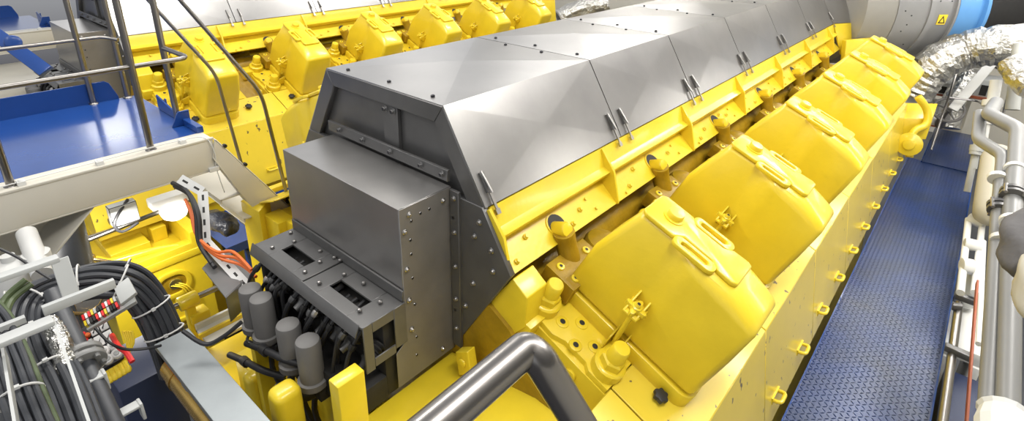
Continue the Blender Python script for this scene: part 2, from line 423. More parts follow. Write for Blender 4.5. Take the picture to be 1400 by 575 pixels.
# filter canisters in two pairs
cans = []
for (qx, qy) in ((341, 392), (356, 405), (393, 441), (420, 463)):
    p = ony(qx, qy, .90); cans.append(p)
    b = MB()
    b.lathe(p - V((0, 0, .215)), (0, 0, 1), [(.054, 0), (.0545, .195), (.050, .209), (.035, .215), (0.002, .216)], 20, CANG)
    b.lathe(p - V((0, 0, .235)), (0, 0, 1), [(.050, -.03), (.066, -.012), (.066, .018), (.058, .022)], 20, CANG)
    b.build('filter_canister', None, eng)
b = MB()
for i in (0, 2):
    a, c = cans[i], cans[i+1]; m_ = (a+c)/2
    b.box(m_.x-.15, m_.x+.13, .90, 1.10, m_.z-.33, m_.z-.26, DARK)
    b.tube(smooth_path([m_ + V((-.06, -.03, -.26)), m_ + V((0, -.075, -.25)), m_ + V((.09, -.05, -.26))], 4), .008, 8, BOLT)
b.build('filter_head', None, eng, bevel=.01)
b = MB()
for (qx, qy, l) in ((300, 520, .30), (330, 505, .26)):
    p = ony(qx+60, qy-14, .86); b.tube(smooth_path([p + V((.10, .06, -.02)), p, p + V((-.16, -.02, -.03)), p + V((-.34, -.03, -.09))], 5), .017, 10, RUBBER)
    b.lathe(p + V((-.14, -.02, -.03)), (-1, 0, -.15), [(.024, 0), (.024, .05), (.018, .06)], 10, RUBBER)
b.build('hose_end', None, eng)
# yellow posts under the filters
b = MB()
p = ony(470, 540, .84); b.box(p.x-.03, p.x+.035, .80, .92, -2.75, p.z+.09); b.build('front_bracket', YEL, eng, bevel=.006); b = MB()
p = ony(352, 470, .88); b.box(p.x-.05, p.x, .86, .97, -2.7, p.z+.02)
p = ony(352, 470, .88)
b.build('front_bracket', YEL, eng, bevel=.006)
b = MB()
p = ony(385, 552, .74); b.box(p.x-.055, p.x+.055, .70, .82, -2.75, p.z+.08); b.build('front_pipe_box', YEL, eng, bevel=.035, seg=4); b = MB()
p = ony(345, 520, .86); b.box(p.x-.05, p.x+.05, .82, .92, -2.75, p.z+.05)
b.build('front_pipe_box', YEL, eng, bevel=.035, seg=4)
b = MB()
b.tube(fillet([(-2.06, .80, -2.05), (-1.93, .86, -2.05), (-1.93, 1.0, -2.05)], .06), .035, 12, RUBBER)
for k in range(6): b.tube(smooth_path([(-2.5+.11*k, .98, -2.0), (-2.47+.10*k, .92, -2.2), (-2.42+.09*k, .98, -2.5)], 5), .014, 8, RUBBER)
b.build('coolant_hose', None, eng)
# crankcase free end below the shelf and box
b = MB()
b.box(-1.625, -1.10, .70, 1.50, -3.3, -2.035)
b.box(-2.75, -1.62, 1.05, 1.5, FLOORZ, -2.10)
b.box(-2.90, -2.2, .92, 1.1, -3.4, -2.45)
b.build('end_casing', YEL, eng, bevel=.012)

# ---- stepped support beams under the hood, both sides
def support_beam(mirror):
    b = MB(); y0, y1 = 1.53, 7.66
    prof = [(BXR+.004, HB-.006), (-1.372, -1.248), (-1.330, -1.268), (-1.337, -1.285), (-1.408, -1.318), (-1.274, -1.436), (-1.284, -1.448), (-1.43, -1.33), (-1.44, HB-.02)]
    b.prism([(x, y0, z) for x, z in prof], (0, y1-y0, 0), YEL)
    t = V((.134, 0, -.118)).normalized(); n = V((.118, 0, .134)).normalized(); LP = V((-1.408, 0, -1.318))
    for k in range(6):
        yc = 1.905 + PITCHY*k
        for dy in (-.31, -.19, .12, .22):
            p = LP + V((0, yc+dy, 0)) + t*random.choice((.07, .10, .14)) + n*.003
            b.lathe(p, n, [(.014, 0), (.014, .004), (.009, .005), (.009, .016)], 8, YEL)
        for dy, s in ((-.37, .13), (.30, .04), (.33, .11)):
            b.lathe(LP + V((0, yc+dy, 0)) + t*(s+.03) + n*.003, n, [(.008, 0), (.008, .008)], 8, YEL)
        p = LP + V((0, yc+.02, 0)) + t*.10 + n*.004           # opening where the branch pipe passes
        b.lathe(p, n, [(.062, -.004), (.062, .002), (.055, .002)], 18, YEL)
        b.lathe(p + n*.0025, n, [(.055, 0), (.055, .0008)], 18, DARK)
    o = b.build('hood_support_beam', None, eng, mirror=mirror, bevel=.003, seg=1)
    for k in range(7):
        y = 1.412 + .1 + PITCHY*k if k == 0 else 1.412 + PITCHY*k
        if k == 0: y = 1.512
        b = MB(); b.prism([(x, y, z) for x, z in ((BXR+.012, HB-.004), (-1.308, -1.262), (-1.266, -1.437), (-1.31, -1.455), (-1.46, -1.33), (-1.45, -1.20))], (0, .016, 0))
        b.build('gusset_plate', YEL, eng, mirror=mirror, bevel=.002, seg=1)
support_beam(None); support_beam(XC)
b = MB()      # deeper yellow plates at the far end
b.prism([(BXR+.01, 7.66, HB-.005), (BXR+.27, 8.15, HB-.005), (BXR+.27, 8.15, -1.55), (BXR+.16, 7.66, -1.5)], (-.02, .01, 0))
b.prism([(-1.20, 7.50, -1.30), (-.98, 7.95, -1.30), (-.92, 7.95, -1.75), (-1.14, 7.50, -1.75)], (-.05, .02, 0))
b.build('end_plate', YEL, eng, bevel=.004)
# longitudinal air pipe behind the heads, brown to imitate the shade there
b = MB(); b.cyl((-1.43, 1.55, -1.66), (-1.43, 7.6, -1.66), .11, n=20, m=BROWN)
b.prism([(x, 1.5, z) for x, z in ((-1.26, -1.70), (-1.0, -1.98), (-1.35, -2.6), (-1.7, -2.6), (-1.62, -1.98), (-1.40, -1.62))], (0, 6.2, 0), BROWN)
b.build('air_receiver', None, eng)

# ---- one bank: deck, side panel
def bank_body(mirror):
    b = MB()
    E0 = O0 + BU*.42 + AW*-.122; E1 = O0 + BU*.79 + AW*-.122
    for k in range(-1, 7):
        y0 = 1.635 + PITCHY*k + .004; y1 = y0 + PITCHY - .008
        if k == -1: y0 = .75 if mirror is None else 1.5
        if k == 6: y1 = 7.75
        if y1 <= y0: continue
        b.prism([E0 + V((0, y0, 0)), E1 + V((0, y0, 0)), E1 + V((0, y0, 0)) - AW*.012, E0 + V((0, y0, 0)) - AW*.012], (0, y1-y0, 0), YCHIP)
    b.build('deck_plate', None, eng, mirror=mirror, bevel=.003, seg=1)
    if mirror is None:
        for k, vv in [(k, vv) for k in range(6) for vv in (-.215, .30)]:
            p = bk(.583, vv, -.122, YCS[k]); b = MB()
            prof = []
            b.lathe(p, AW, [(.010, -.01), (.010, .018)], 8, RUBBER)
            pts = []
            e1 = BU; e2 = V((0, 1, 0))
            for i in range(24):
                a = 2*PI*i/24; r = .030 + .0045*math.cos(6*a); pts.append(p + AW*.016 + e1*r*math.cos(a) + e2*r*math.sin(a))
            b.prism(pts, AW*.024, RUBBER)
            b.build('black_star_knob', None, eng, bevel=.004)
    b = MB(); x0, z0 = (E1.x, E1.z); x1, z1 = -.36, -2.63
    for k in range(-1, 7):
        y0 = 1.635 + PITCHY*k + .003; y1 = y0 + PITCHY - .006
        if k == -1: y0 = .75 if mirror is None else 1.5
        if k == 6: y1 = 7.75
        if y1 <= y0: continue
        b.prism([(x0, y0, z0-.004), (x1, y0, z1), (x1-.05, y0, z1), (x0-.05, y0, z0-.01)], (0, y1-y0, 0), YCHIP)
    b.build('side_panel', None, eng, mirror=mirror, bevel=.003, seg=1)
    b = MB(); b.prism([(x, .78 if mirror is None else 1.56, z) for x, z in ((-.62, -2.02), (-.47, -2.5), (-.45, FLOORZ), (-1.7, FLOORZ), (-1.7, -2.1), (-1.1, -1.98))], (0, 6.2, 0))
    b.build('crankcase', YEL, eng, mirror=mirror, bevel=.01)
bank_body(None); bank_body(XC)
for k in range(14):                                                      # D handles along the lower edge
    y = 1.32 + .494*k; b = MB(); p = V((-.383, y, -2.49))
    loop = fillet([p, p + V((.055, 0, 0)), p + V((.055, 0, -.085)) , p + V((0.005, 0, -.085))], .02, 4)
    loop = fillet([p + V((0, -.045, 0)), p + V((.045, -.045, .006)), p + V((.045, .045, .006)), p + V((0, .045, 0))], .025, 4)
    b.tube(loop, .011, 8)
    b.box(p.x-.004, p.x+.006, y-.06, y+.06, p.z-.02, p.z+.02)
    b.build('panel_handle', YEL, eng)

# ---- heads and covers
def rr_loop(u0, u1, v, r, w, yc, n=5, v2=None):
    cu = (u0+u1)/2; pts = roundrect(u1-u0, 2*v, r, n)
    return [bk(cu+a, c, w, yc) for a, c in pts]
def make_cover(yc, mirror=None, detail=True):
    b = MB()
    W0 = -.045
    base = [(-.028, -.165), (.27, -.168), (.37, -.168), (.672, -.165)]
    mid = [(-.008, -.152), (.27, -.136), (.365, -.163), (.682, -.162)]
    top = [(.080, -.092, .488), (.275, -.090, .492), (.365, -.142, .468), (.684, -.142, .425)]
    vs = []
    for (u, v) in base: vs.append((u, v, W0))
    for (u, v) in reversed(base): vs.append((u, -v, W0))
    for (u, v) in mid: vs.append((u, v, .22))
    for (u, v) in reversed(mid): vs.append((u, -v, .22))
    for t in top: vs.append(t)
    for (u, v, w) in reversed(top): vs.append((u, -v, w))
    vs += [(.520, -.090, .487), (.520, .090, .487)]                      # 24, 25
    fs = [tuple(range(7, -1, -1))]
    for L in (0, 8):
        for i in range(8):
            j = (i+1) % 8; fs.append((L+i, L+j, L+8+j, L+8+i))
    fs += [(16, 17, 22, 23), (17, 24, 25, 22), (17, 18, 24), (22, 25, 21), (24, 18, 19), (25, 20, 21), (24, 19, 20, 25)]
    b.add([bk(u, v, w, yc) for u, v, w in vs], fs, YEL)
    c = b.build('cylinder_cover', None, eng, mirror=mirror, bevel=.032, seg=4, bang=22, ang=60)
    # flange the cover sits on
    b = MB(); b.prism(rr_loop(-.040, .685, .176, .06, -.13, yc), AW*.083)
    b.build('cover_flange', YEL, eng, mirror=mirror, bevel=.008)
    # lid with notched sides
    b = MB()
    half = [(.075, -.078), (.098, -.098), (.235, -.098), (.268, -.056), (.40, -.056), (.435, -.088), (.505, -.092), (.525, -.078)]
    out = half + [(u, -v) for u, v in reversed(half)]
    b.prism([bk(u, v, .482, yc) for u, v in out], AW*.024)
    b.build('lid', YEL, c, mirror=mirror, bevel=.008, seg=3)
    b = MB(); p = bk(.180, 0, .505, yc); b.lathe(p, AW, [(.046, 0), (.046, .006), (.036, .008), (.036, .026), (.032, .032), (.002, .033)], 20)
    b.build('oil_filler_cap', YEL, c, mirror=mirror)
    for s in (-1, 1):                                                    # loop grips either side of the lid
        b = MB(); cu, cv = .335, s*.098
        o_ = [(cu+a, cv+d) for a, d in roundrect(.195, .066, .031, 6)]; i_ = [(cu+a, cv+d) for a, d in roundrect(.125, .030, .0145, 6)]
        b.ring([bk(u, v, .482, yc) for u, v in o_], [bk(u, v, .482, yc) for u, v in i_], AW*.022)
        b.build('grip', YEL, c, mirror=mirror, bevel=.005)
    if detail:                                                           # screw clamp with a four-lobed hand nut
        b = MB()
        p = bk(.31, -.215, -.10, yc); q = bk(.295, -.205, .19, yc)
        b.cyl(p, q, .012, n=10)
        b.cyl(bk(.31, -.255, -.09, yc), bk(.31, -.165, -.09, yc), .020, n=12)
        for du in (-.03, .03): b.prism([bk(.31+du, -.165, -.10, yc), bk(.31+du, -.245, -.095, yc), bk(.31+du, -.235, -.03, yc), bk(.31+du, -.160, 0, yc)], BU*.008)
        for du in (-.036, .024): b.prism([bk(.295+du, -.140, .07, yc), bk(.295+du, -.220, .125, yc), bk(.295+du, -.245, .155, yc), bk(.295+du, -.135, .21, yc)], BU*.010)
        b.prism([bk(.25, -.135, .145, yc), bk(.34, -.135, .145, yc), bk(.33, -.245, .145, yc), bk(.26, -.245, .145, yc)], AW*.012)
        b.build('clamp_bracket', YEL, c, mirror=mirror, bevel=.003)
        b = MB(); pts = []
        for i in range(32):
            a = 2*PI*i/32; r = .034 + .017*math.cos(4*a); pts.append(bk(.295 + r*math.cos(a), -.207 + r*math.sin(a), .160, yc))
        b.prism(pts, AW*.022); b.lathe(bk(.295, -.207, .158, yc), AW, [(.024, 0), (.024, .03), (.014, .032), (.012, .045)], 14)
        b.lathe(bk(.295, -.207, .2035, yc), AW, [(.008, 0), (.008, .001)], 10, DARK)
        b.build('clamp_star_nut', YEL, c, mirror=mirror, bevel=.004)
    return c
def make_head(yc, mirror=None):
    b = MB()
    lo = [(-.10, -.46), (.41, -.46), (.41, .42), (-.10, .42)]
    b.prism([bk(u, v, -.40, yc) for u, v in ((-.06, -.38), (.42, -.38), (.42, .38), (-.06, .38))], AW*.25, YEL)
    b.prism([bk(u, v, -.155, yc) for u, v in ((-.095, -.36), (.10, -.375), (.16, -.35), (.28, -.35), (.31, -.375), (.415, -.375), (.415, .34), (-.095, .34))], AW*.035, YEL)
    for u, v in ((.09, -.29), (.20, -.33), (.15, -.215), (.26, -.26)):          # plugs and holes in the casting
        b.lathe(bk(u, v, -.121, yc), AW, [(.032, 0), (.030, .006), (.020, .007)], 14, YEL)
        b.lathe(bk(u, v, -.1135, yc), AW, [(.014, 0), (.014, .001)], 12, DARK)
    for u in (.02, .14, .26):
        b.lathe(O0 + BU*u + AW*-.22 + V((0, yc-.38, 0)), (0, -1, 0), [(.03, 0), (.03, .012), (.018, .013)], 14, YEL)
        b.lathe(O0 + BU*u + AW*-.22 + V((0, yc-.3935, 0)), (0, -1, 0), [(.012, 0), (.012, .001)], 10, DARK)
    h = b.build('cylinder_head', None, eng, mirror=mirror, bevel=.012, seg=3)
    for u in (-.02, .355):
        b = MB(); p = bk(u, -.30, -.095, yc)
        b.lathe(p, AW, [(.072, -.05), (.072, .022), (.065, .029), (.058, .03)], 18, YEL)
        b.hexb(p + AW*.03, AW, .055, .040, YEL)
        b.lathe(p + AW*.066, AW, [(.042, 0), (.039, .068), (.034, .075), (.002, .076)], 16, YEL)
        b.build('stud_nut', None, h, mirror=mirror)
    # branch pipe and rocker fixture by the support beam
    b = MB()
    b.prism([bk(u, -.31, w, yc) for u, w in ((-.085, -.20), (.035, -.20), (.030, -.105), (-.070, -.105))], (0, -.145, 0), YEL)
    p0 = V((-1.335, yc-.075, -1.40)); d0 = V((.85, -.12, .36)).normalized()
    b.lathe(p0, d0, [(.037, -.02), (.037, .085), (.032, .097), (.002, .098)], 16, YEL)
    b.tube(smooth_path([p0 + d0*.07 + V((0, 0, -.01)), p0 + V((.07, .01, -.06)), p0 + V((.10, .02, -.16))], 5), .052, 14, BROWN)
    b.obox((-1.205, yc-.07, -1.575), BU*.085, V((0, .15, 0)), AW*.05, BROWN)
    for du, dv in ((-.04, -.10), (.045, -.09), (.04, .08), (-.03, .10)):
        q = V((-1.205, yc-.07, -1.58)) + BU*du + V((0, dv, 0)) + AW*.055
        b.lathe(q, AW, [(.022, 0), (.02, .008), (.012, .009)], 12, YEL); b.lathe(q + AW*.0095, AW, [(.009, 0), (.009, .001)], 10, DARK)
    b.lathe((-1.25, yc+.22, -1.66), (.25, 0, .97), [(.10, -.2), (.10, .09), (.085, .115), (.04, .13), (.01, .132)], 18, BROWN)
    b.build('branch_pipe', None, h, mirror=mirror, bevel=.006)
for i, yc in enumerate(YCS): make_head(yc); make_cover(yc)
for yc in YCS[:2]: make_head(yc, XC); make_cover(yc, XC)
# front end of the bank beside the grey plate
b = MB()
b.prism([(x, 1.52, z) for x, z in ((-1.262, -1.44), (-1.18, -1.50), (-1.19, -1.66), (-1.42, -1.93), (-1.60, -2.03), (-1.66, -2.0))], (0, .14, 0), YEL)
b.prism([(x, 1.40, z) for x, z in ((-1.50, -1.90), (-1.42, -1.85), (-1.40, -1.97), (-1.48, -2.03))], (0, .05, 0), YEL)
b.lathe((-1.45, 1.40, -1.93), (0, -1, 0), [(.022, 0), (.022, .01), (.012, .012)], 12, YEL)
b.build('bank_end_cover', None, eng, bevel=.032, seg=4)
# ================================================================== SECOND ENGINE
DX = V((-4.87, .075, 0))
eng2 = copy_tree(eng); eng2.location = eng.location + DX
eng2['label'] = 'second yellow diesel engine at the left rear, behind the near blue platform and stair'
ORG[eng2.name] = V(eng2.location)
# pump end of the second engine, seen under the platform
b = MB()
X0, X1, Y0, Y1, ZT = -6.1, -4.78, .72, 1.47, -2.70
b.box(X0, X1, Y0, Y1, FLOORZ, ZT-.10, YEL)
b.box(X1-.10, X1, Y0, Y1, ZT-.10, ZT, YEL); b.box(X0, X1, Y1-.10, Y1, ZT-.10, ZT+.10, YEL); b.box(X0, X0+.1, Y0, Y1, ZT-.1, ZT, YEL)
b.box(-5.75, -5.1, .85, 1.15, ZT-.10, ZT-.02, YEL); b.box(-5.5, -5.2, 1.2, 1.32, ZT-.1, ZT+.03, YEL)
b.box(X1, X1+.012, Y0+.02, Y1-.02, ZT-.13, ZT-.06, YEL)
pu = b.build('pump_housing', None, eng2, bevel=.012, seg=3)
for (yc, zc) in ((1.16, -3.02), (1.16, -3.50)):
    b = MB(); o_ = [(X1, yc+a, zc+d) for a, d in roundrect(.30, .26, .125, 7)]; i_ = [(X1, yc+a, zc+d) for a, d in roundrect(.22, .18, .085, 7)]
    b.ring(o_, i_, (.022, 0, 0), YEL); b.prism([(X1+.002, yc+a, zc+d) for a, d in roundrect(.22, .18, .085, 7)], (.003, 0, 0), BROWN)
    b.lathe((X1+.004, yc+.02, zc), (1, 0, 0), [(.05, 0), (.05, .012), (.03, .014)], 14, BOLT)
    for k in range(3): b.tube(smooth_path([(X1+.012, yc-.02+.03*k, zc), (X1+.05, yc+.06+.02*k, zc-.05), (X1+.03, yc+.10+.03*k, zc-.22), (X1+.02, yc+.08+.03*k, zc-.40)], 5), .006, 6, STICK)
    b.build('hand_hole', None, pu, bevel=.004)
b = MB(); b.tube(fillet([(-5.05, .76, ZT+.02), (-4.92, .80, ZT+.02), (-4.86, 1.1, ZT+.02), (-4.84, 1.28, ZT-.02)], .08), .028, 10)
b.build('oil_pipe', YEL, pu)
b = MB()
for k in range(7):
    p = V((-4.9 - .09*(k % 3), .60+.03*k, -2.62-.07*(k//3)))
    b.lathe(p, V((.3, -.5, .8)), [(.018, 0), (.018, .04), (.026, .042), (.026, .06), (.012, .065), (.012, .10)], 10, random.choice((BRASS, YEL, BOLT)))
b.tube(smooth_path([(-4.75, .52, -2.55), (-4.72, .42, -2.62), (-4.72, .45, -2.85), (-4.78, .6, -2.95), (-4.8, .7, -2.85)], 6), .018, 10, RUBBER)
b.tube(smooth_path([(-4.75, .56, -2.45), (-4.7, .7, -2.50), (-4.7, .85, -2.62), (-4.8, .9, -2.7)], 6), .014, 8, RUBBER)
b.box(-5.0, -4.78, .5, .72, -3.1, -2.72, DSTEEL)
b.build('gauge_cocks', None, eng2, bevel=.003)
b = MB(); b.box(-5.6, -4.9, .38, .50, -2.62, -2.40, YEL); b.box(-5.3, -5.0, .42, .62, -2.45, -2.25, YEL); b.cyl((-5.1, .45, -2.5), (-5.1, .95, -2.5), .022, m=BOLT)
b.box(-4.80, -4.70, .35, .46, -2.7, -2.35, YEL)
b.build('control_arm', None, eng2, bevel=.012, seg=3)

# ================================================================== SETTING
b = MB(); b.box(-14, 5, -1, 16, -UP-.1, -UP)
fl = b.build('floor', FLOORM); fl['kind'] = 'structure'

# ---- walkways of blue tear plate
WZ = -2.75
def walkway(label, far, ya=.6, top=TREAD):
    t = thing('walkway', label, 'walkway', (0, 4, FLOORZ))
    b = MB(); b.box(-.330, .334, ya, 8.17, WZ-.006, WZ, top)
    b.box(-.336, -.326, ya, 8.17, WZ-.07, WZ+.012, BLUE); b.box(.330, .340, ya, 8.17, WZ-.07, WZ+.012, BLUE)
    b.build('tread_plate', None, t)
    if far:
        b = MB(); b.box(-.182, .326, 8.10, 9.70, WZ+.002, WZ+.012, TREAD); b.box(-.19, -.178, 8.10, 9.70, WZ-.06, WZ+.012, BLUE); b.box(.318, .33, 8.10, 9.70, WZ-.06, WZ+.012, BLUE)
        b.build('tread_plate', None, t)
    for y in (ya+.2, 3.2, 5.4, 7.5):
        b = MB(); b.box(-.30, .30, y-.03, y+.03, WZ-.12, WZ-.007)
        for x in (-.27, .27): b.box(x-.03, x+.03, y-.03, y+.03, FLOORZ, WZ-.1)
        b.build('trestle', BLUE, t, bevel=.004)
    return t
walkway('blue tear-plate walkway running beside the covers of the foreground engine on the right', True)
w2 = walkway('blue floor walkway in the gap between the two engines, below the stair', False, 1.56, BLUE); w2.location = w2.location + V((-4.87, 0, 0))

# ---- raised platform with rails
PZ = -1.37; PE = -3.60; PK = -4.95; PY1 = 1.28
def platform(label, ya, yb, rails):
    t = thing('platform', label, 'platform', (PE-.7, .6, FLOORZ))
    b = MB(); b.box(PK, PE-.15, ya, yb-.01, PZ-.012, PZ-.001)
    b.build('deck_plate', BLUE, t)
    b = MB(); b.prism([(PK-.012, ya, PZ-.01), (PK-.012, yb-.13, PZ-.01), (PK-.012, yb-.13, PZ+.02), (PK-.012, yb-.17, PZ+.13), (PK-.012, yb-.20, PZ+.15), (PK-.012, ya, PZ+.15)], (.012, 0, 0))
    b.build('kick_plate', BLUE, t, bevel=.002, seg=1)
    b = MB()
    b.box(PE-.16, PE, ya, yb, PZ-.012, PZ+.002)                      # flange
    b.box(PE-.014, PE+.006, ya, yb+.006, PZ-.008, PZ+.008)           # bright rim
    b.box(PE-.02, PE, ya, yb, PZ-.21, PZ-.008)                       # web
    b.box(PK, PE, yb-.012, yb, PZ-.21, PZ-.008)
    b.box(PE-.08, PE, ya, yb, PZ-.222, PZ-.21)
    b.box(PK-.012, PK, ya, yb-.12, PZ-.20, PZ-.011)
    b.build('edge_beam', BEIGE, t, bevel=.004)
    b = MB()
    b.prism([(x, yb-.005, PZ+.002+z) for x, z in ((PK+.62, 0), (PK+.62, .10), (PK+.60, .10))] , (0, .01, 0))
    b.prism([(-4.46, yb-.02, PZ), (-4.02, yb-.02, PZ), (-4.02, yb-.02, PZ+.03), (-4.46, yb-.02, PZ+.11)], (0, .012, 0))
    b.prism([(-3.98, yb-.10, PZ), (-3.98, yb+.02, PZ), (-3.98, yb+.02, PZ+.10), (-3.98, yb-.05, PZ+.10)], (-.012, 0, 0))
    b.box(-3.98, -3.75, yb-.03, yb+.01, PZ, PZ+.045)
    b.build('toe_bracket', BLUE, t, bevel=.002, seg=1)
    if rails:
        HH = 1.05
        XS = PE-.075
        for (x, y) in ((XS, .95), (XS, .29), (XS, -.37), (-4.02, yb-.045), (PK+.02, .98), (PK+.02, .30), (PK+.03, 1.20)):
            b = MB(); b.cyl((x, y, PZ), (x, y, PZ+HH), .0195, n=14); b.lathe((x, y, PZ), (0, 0, 1), [(.032, 0), (.030, .006), (.021, .012)], 14)
            b.build('stanchion', TUBE, t)
        b = MB(); z = PZ+.52
        b.tube(fillet([(XS, -.6, z), (XS, yb-.02, z), (-4.02, yb-.045, z+.01)], .07), .015, 12)
        b.build('knee_rail', TUBE, t)
        b = MB(); z = PZ+.48
        b.tube(fillet([(PK+.02, -.6, z), (PK+.02, 1.14, z), (PK+.10, 1.21, z-.02)], .07), .0145, 12)
        b.build('knee_rail', TUBE, t)
        for z in (PZ+HH,):
            b = MB(); b.tube(fillet([(XS, -.6, z), (XS, yb-.02, z), (-4.02, yb-.045, z)], .07), .019, 12); b.build('top_rail', TUBE, t)
            b = MB(); b.tube([(PK+.02, -.6, z), (PK+.02, 1.2, z)], .019, 12); b.build('top_rail', TUBE, t)
    # thin cable clipped along the flange
    b = MB(); b.tube(smooth_path([(PE-.055, -.4, PZ+.018), (PE-.055, .29, PZ+.018), (PE-.055, .62, PZ+.020), (PE-.05, 1.12, PZ+.022), (PE-.0, 1.24, PZ+.01), (PE+.02, 1.27, PZ-.10), (PE+.012, 1.265, PZ-.2), (PE+.03, 1.28, PZ-.38)], 5), .004, 6)
    for y in (.33, .68, 1.12): b.box(PE-.075, PE-.03, y-.018, y+.018, PZ, PZ+.026); b.lathe((PE-.05, y, PZ+.026), (0, 0, 1), [(.014, 0), (.01, .006)], 8)
    b.box(PE-.01, PE+.02, yb-.06, yb, PZ-.22, PZ-.19)
    b.build('clipped_wire', WHITE, t, bevel=.002, seg=1)
    # bracing below: deep plate girder that carries the platform
    b = MB(); b.prism([(PE-.35, y, z) for y, z in ((ya, PZ-.21), (.62, PZ-.21), (.25, PZ-.55), (ya, PZ-.55))], (-.03, 0, 0))
    b.prism([(PE-.38, y, z) for y, z in ((.62, PZ-.21), (.25, PZ-.55), (ya, PZ-.55), (ya, PZ-.535), (.24, PZ-.535), (.60, PZ-.215))], (.36, 0, 0))
    b.build('girder', BEIGE, t, bevel=.006)
    b = MB()
    for x in (PK+.15, PE-.6): b.box(x-.05, x+.05, ya+.02, ya+.12, FLOORZ, PZ-.2)
    b.build('post', BEIGE, t, bevel=.005)
    return t
platform('near blue raised platform at left with steel guard rails and beige edge beam', -.75, PY1, True)
p2 = platform('far blue platform at the top left corner behind the steel box, with beige edge', -.75, PY1, False)
p2.location = p2.location + V((-4.87, .25, 0))

# ---- stair down between the engines
st = thing('stair', 'beige stair with two bent steel handrails leading down from the near blue platform', 'stair', (-3.97, 1.95, FLOORZ))
S0 = V((0, 1.285, -1.38)); SD = V((0, .30, -.47)); 
def stringer(x):
    b = MB(); L = 2.45
    a = S0.copy(); e = S0 + SD*L
    b.prism([(x, a.y, a.z), (x, e.y, e.z), (x, e.y-.0, e.z-.30), (x, a.y+.13, a.z-.50), (x, a.y-.03, a.z-.12)], (.012, 0, 0))
    b.prism([(x-.05, a.y+.004, a.z), (x-.05, e.y+.004, e.z), (x-.05, e.y+.012, e.z), (x-.05, a.y+.012, a.z)], (.06, 0, 0))
    b.prism([(x-.05, a.y-.03, a.z-.12), (x-.05, a.y+.13, a.z-.50), (x-.05, a.y+.138, a.z-.50), (x-.05, a.y-.022, a.z-.12)], (.07, 0, 0))
    return b
stringer(-3.60).build('stringer', BEIGE, st, bevel=.002, seg=1); stringer(-4.38).build('stringer', BEIGE, st, bevel=.002, seg=1)
for k in range(5):
    p = S0 + SD*(.33+.42*k); b = MB(); b.box(-4.36, -3.61, p.y-.12, p.y+.08, p.z-.29, p.z-.28, BEIGE); b.box(-4.36, -3.61, p.y-.125, p.y-.115, p.z-.31, p.z-.278, BEIGE)
    b.build('tread', None, st)
for x in (-3.65, -4.36):
    b = MB(); top = V((x, 1.25, -.47)); kn = V((x, 1.66, -1.16)); bt = V((x, 1.74, -2.02))
    b.tube(fillet([top + V((0, -.3, .5)), kn, bt], .10, 8), .0130, 12)
    b.lathe(bt, (0, -.1, -1), [(.02, 0), (.02, .02)], 10)
    b.build('handrail', TUBE, st)
    if x == -3.65:
        b = MB()
        for q in (.12, .48): 
            p = S0 + SD*q; b.cyl((-3.60, p.y+.02, p.z+.0), (-3.575, p.y+.02, p.z+.0), .012, n=8)
        b.build('stringer_bolt', BLACKBOLT, st)

# ---- yellow front post of the engine's left bank beside the stair
b = MB()
b.prism([(-3.73, 1.43, -1.93), (-3.73, 1.60, -1.90), (-3.62, 1.62, -1.92), (-3.50, 1.45, -1.94)], (0.0, 0, -1.5))
b.box(-3.76, -3.70, 1.55, 2.6, -1.94, -1.91)
b.box(-3.55, -3.35, 1.50, 1.62, -3.2, -2.0)
b.build('front_post', YEL, eng, bevel=.006)

# ---- foreground guard rail close to the lens
b = MB()
A = dep(697, 494, .68); 
P0 = A + V((0, -1.1, 0)); C = A + V((0, .055, 0))
E = dep(789, 573, .72); D = (E - dep(757, 521, .695)).normalized()
b.tube(fillet([P0, A + V((0, .03, 0)), dep(737, 489, .70), E + D*.45], .06, 10), .0225, 24)
hr = b.build('guard_rail', TUBE)
tag(hr, 'polished steel guard rail bending down in front of everything at the bottom centre', 'railing')
# ================================================================== RIGHT SIDE
b = MB(); b.box(1.45, 1.55, -1, 14.5, -.75, 2.9, WALLM); b.box(1.45, 1.55, -1, 14.5, -UP, -.75, WHITE); wr = b.build('wall_right', None); wr['kind'] = 'structure'
b = MB(); b.box(-14, 1.55, 14.5, 14.6, -UP, 2.9); wb = b.build('wall_back', BEIGE); wb['kind'] = 'structure'

# exhaust duct beyond the end of the engine: rings on an axis turned away to the right
du = thing('exhaust_duct', 'large round clad exhaust duct with grey bands at the far end of the foreground engine', 'duct', (-1.2, 10.2, FLOORZ))
AX = V((.643, .766, 0)).normalized()
DC = V((-.93, 9.2, -1.0))
def dring(s0, s1, r0, r1, m, name, seg=48):
    b = MB(); b.lathe(DC, AX, [(r0, s0), (r1, s1)], seg, m); return b.build(name, None, du, ang=30)
dring(-1.2, -.80, .77, .79, CONE, 'end_cone')
dring(-.80, -.37, .80, .80, CLAD, 'cladding_sheet')
dring(-.37, -.30, .815, .815, BANDM, 'band')
dring(-.30, -.02, .80, .80, CLAD, 'cladding_sheet')
dring(-.02, .01, .83, .83, BANDM, 'band')
dring(.01, .06, .76, .76, DARK, 'dark_gap_ring')  # near-black ring standing for the dark gap before the blue flange
dring(.06, .40, .79, .79, SKYB, 'blue_flange')
dring(.40, .45, .84, .84, SKYB, 'blue_flange')
dring(.45, 2.2, .66, .66, DARK, 'dark_pipe')
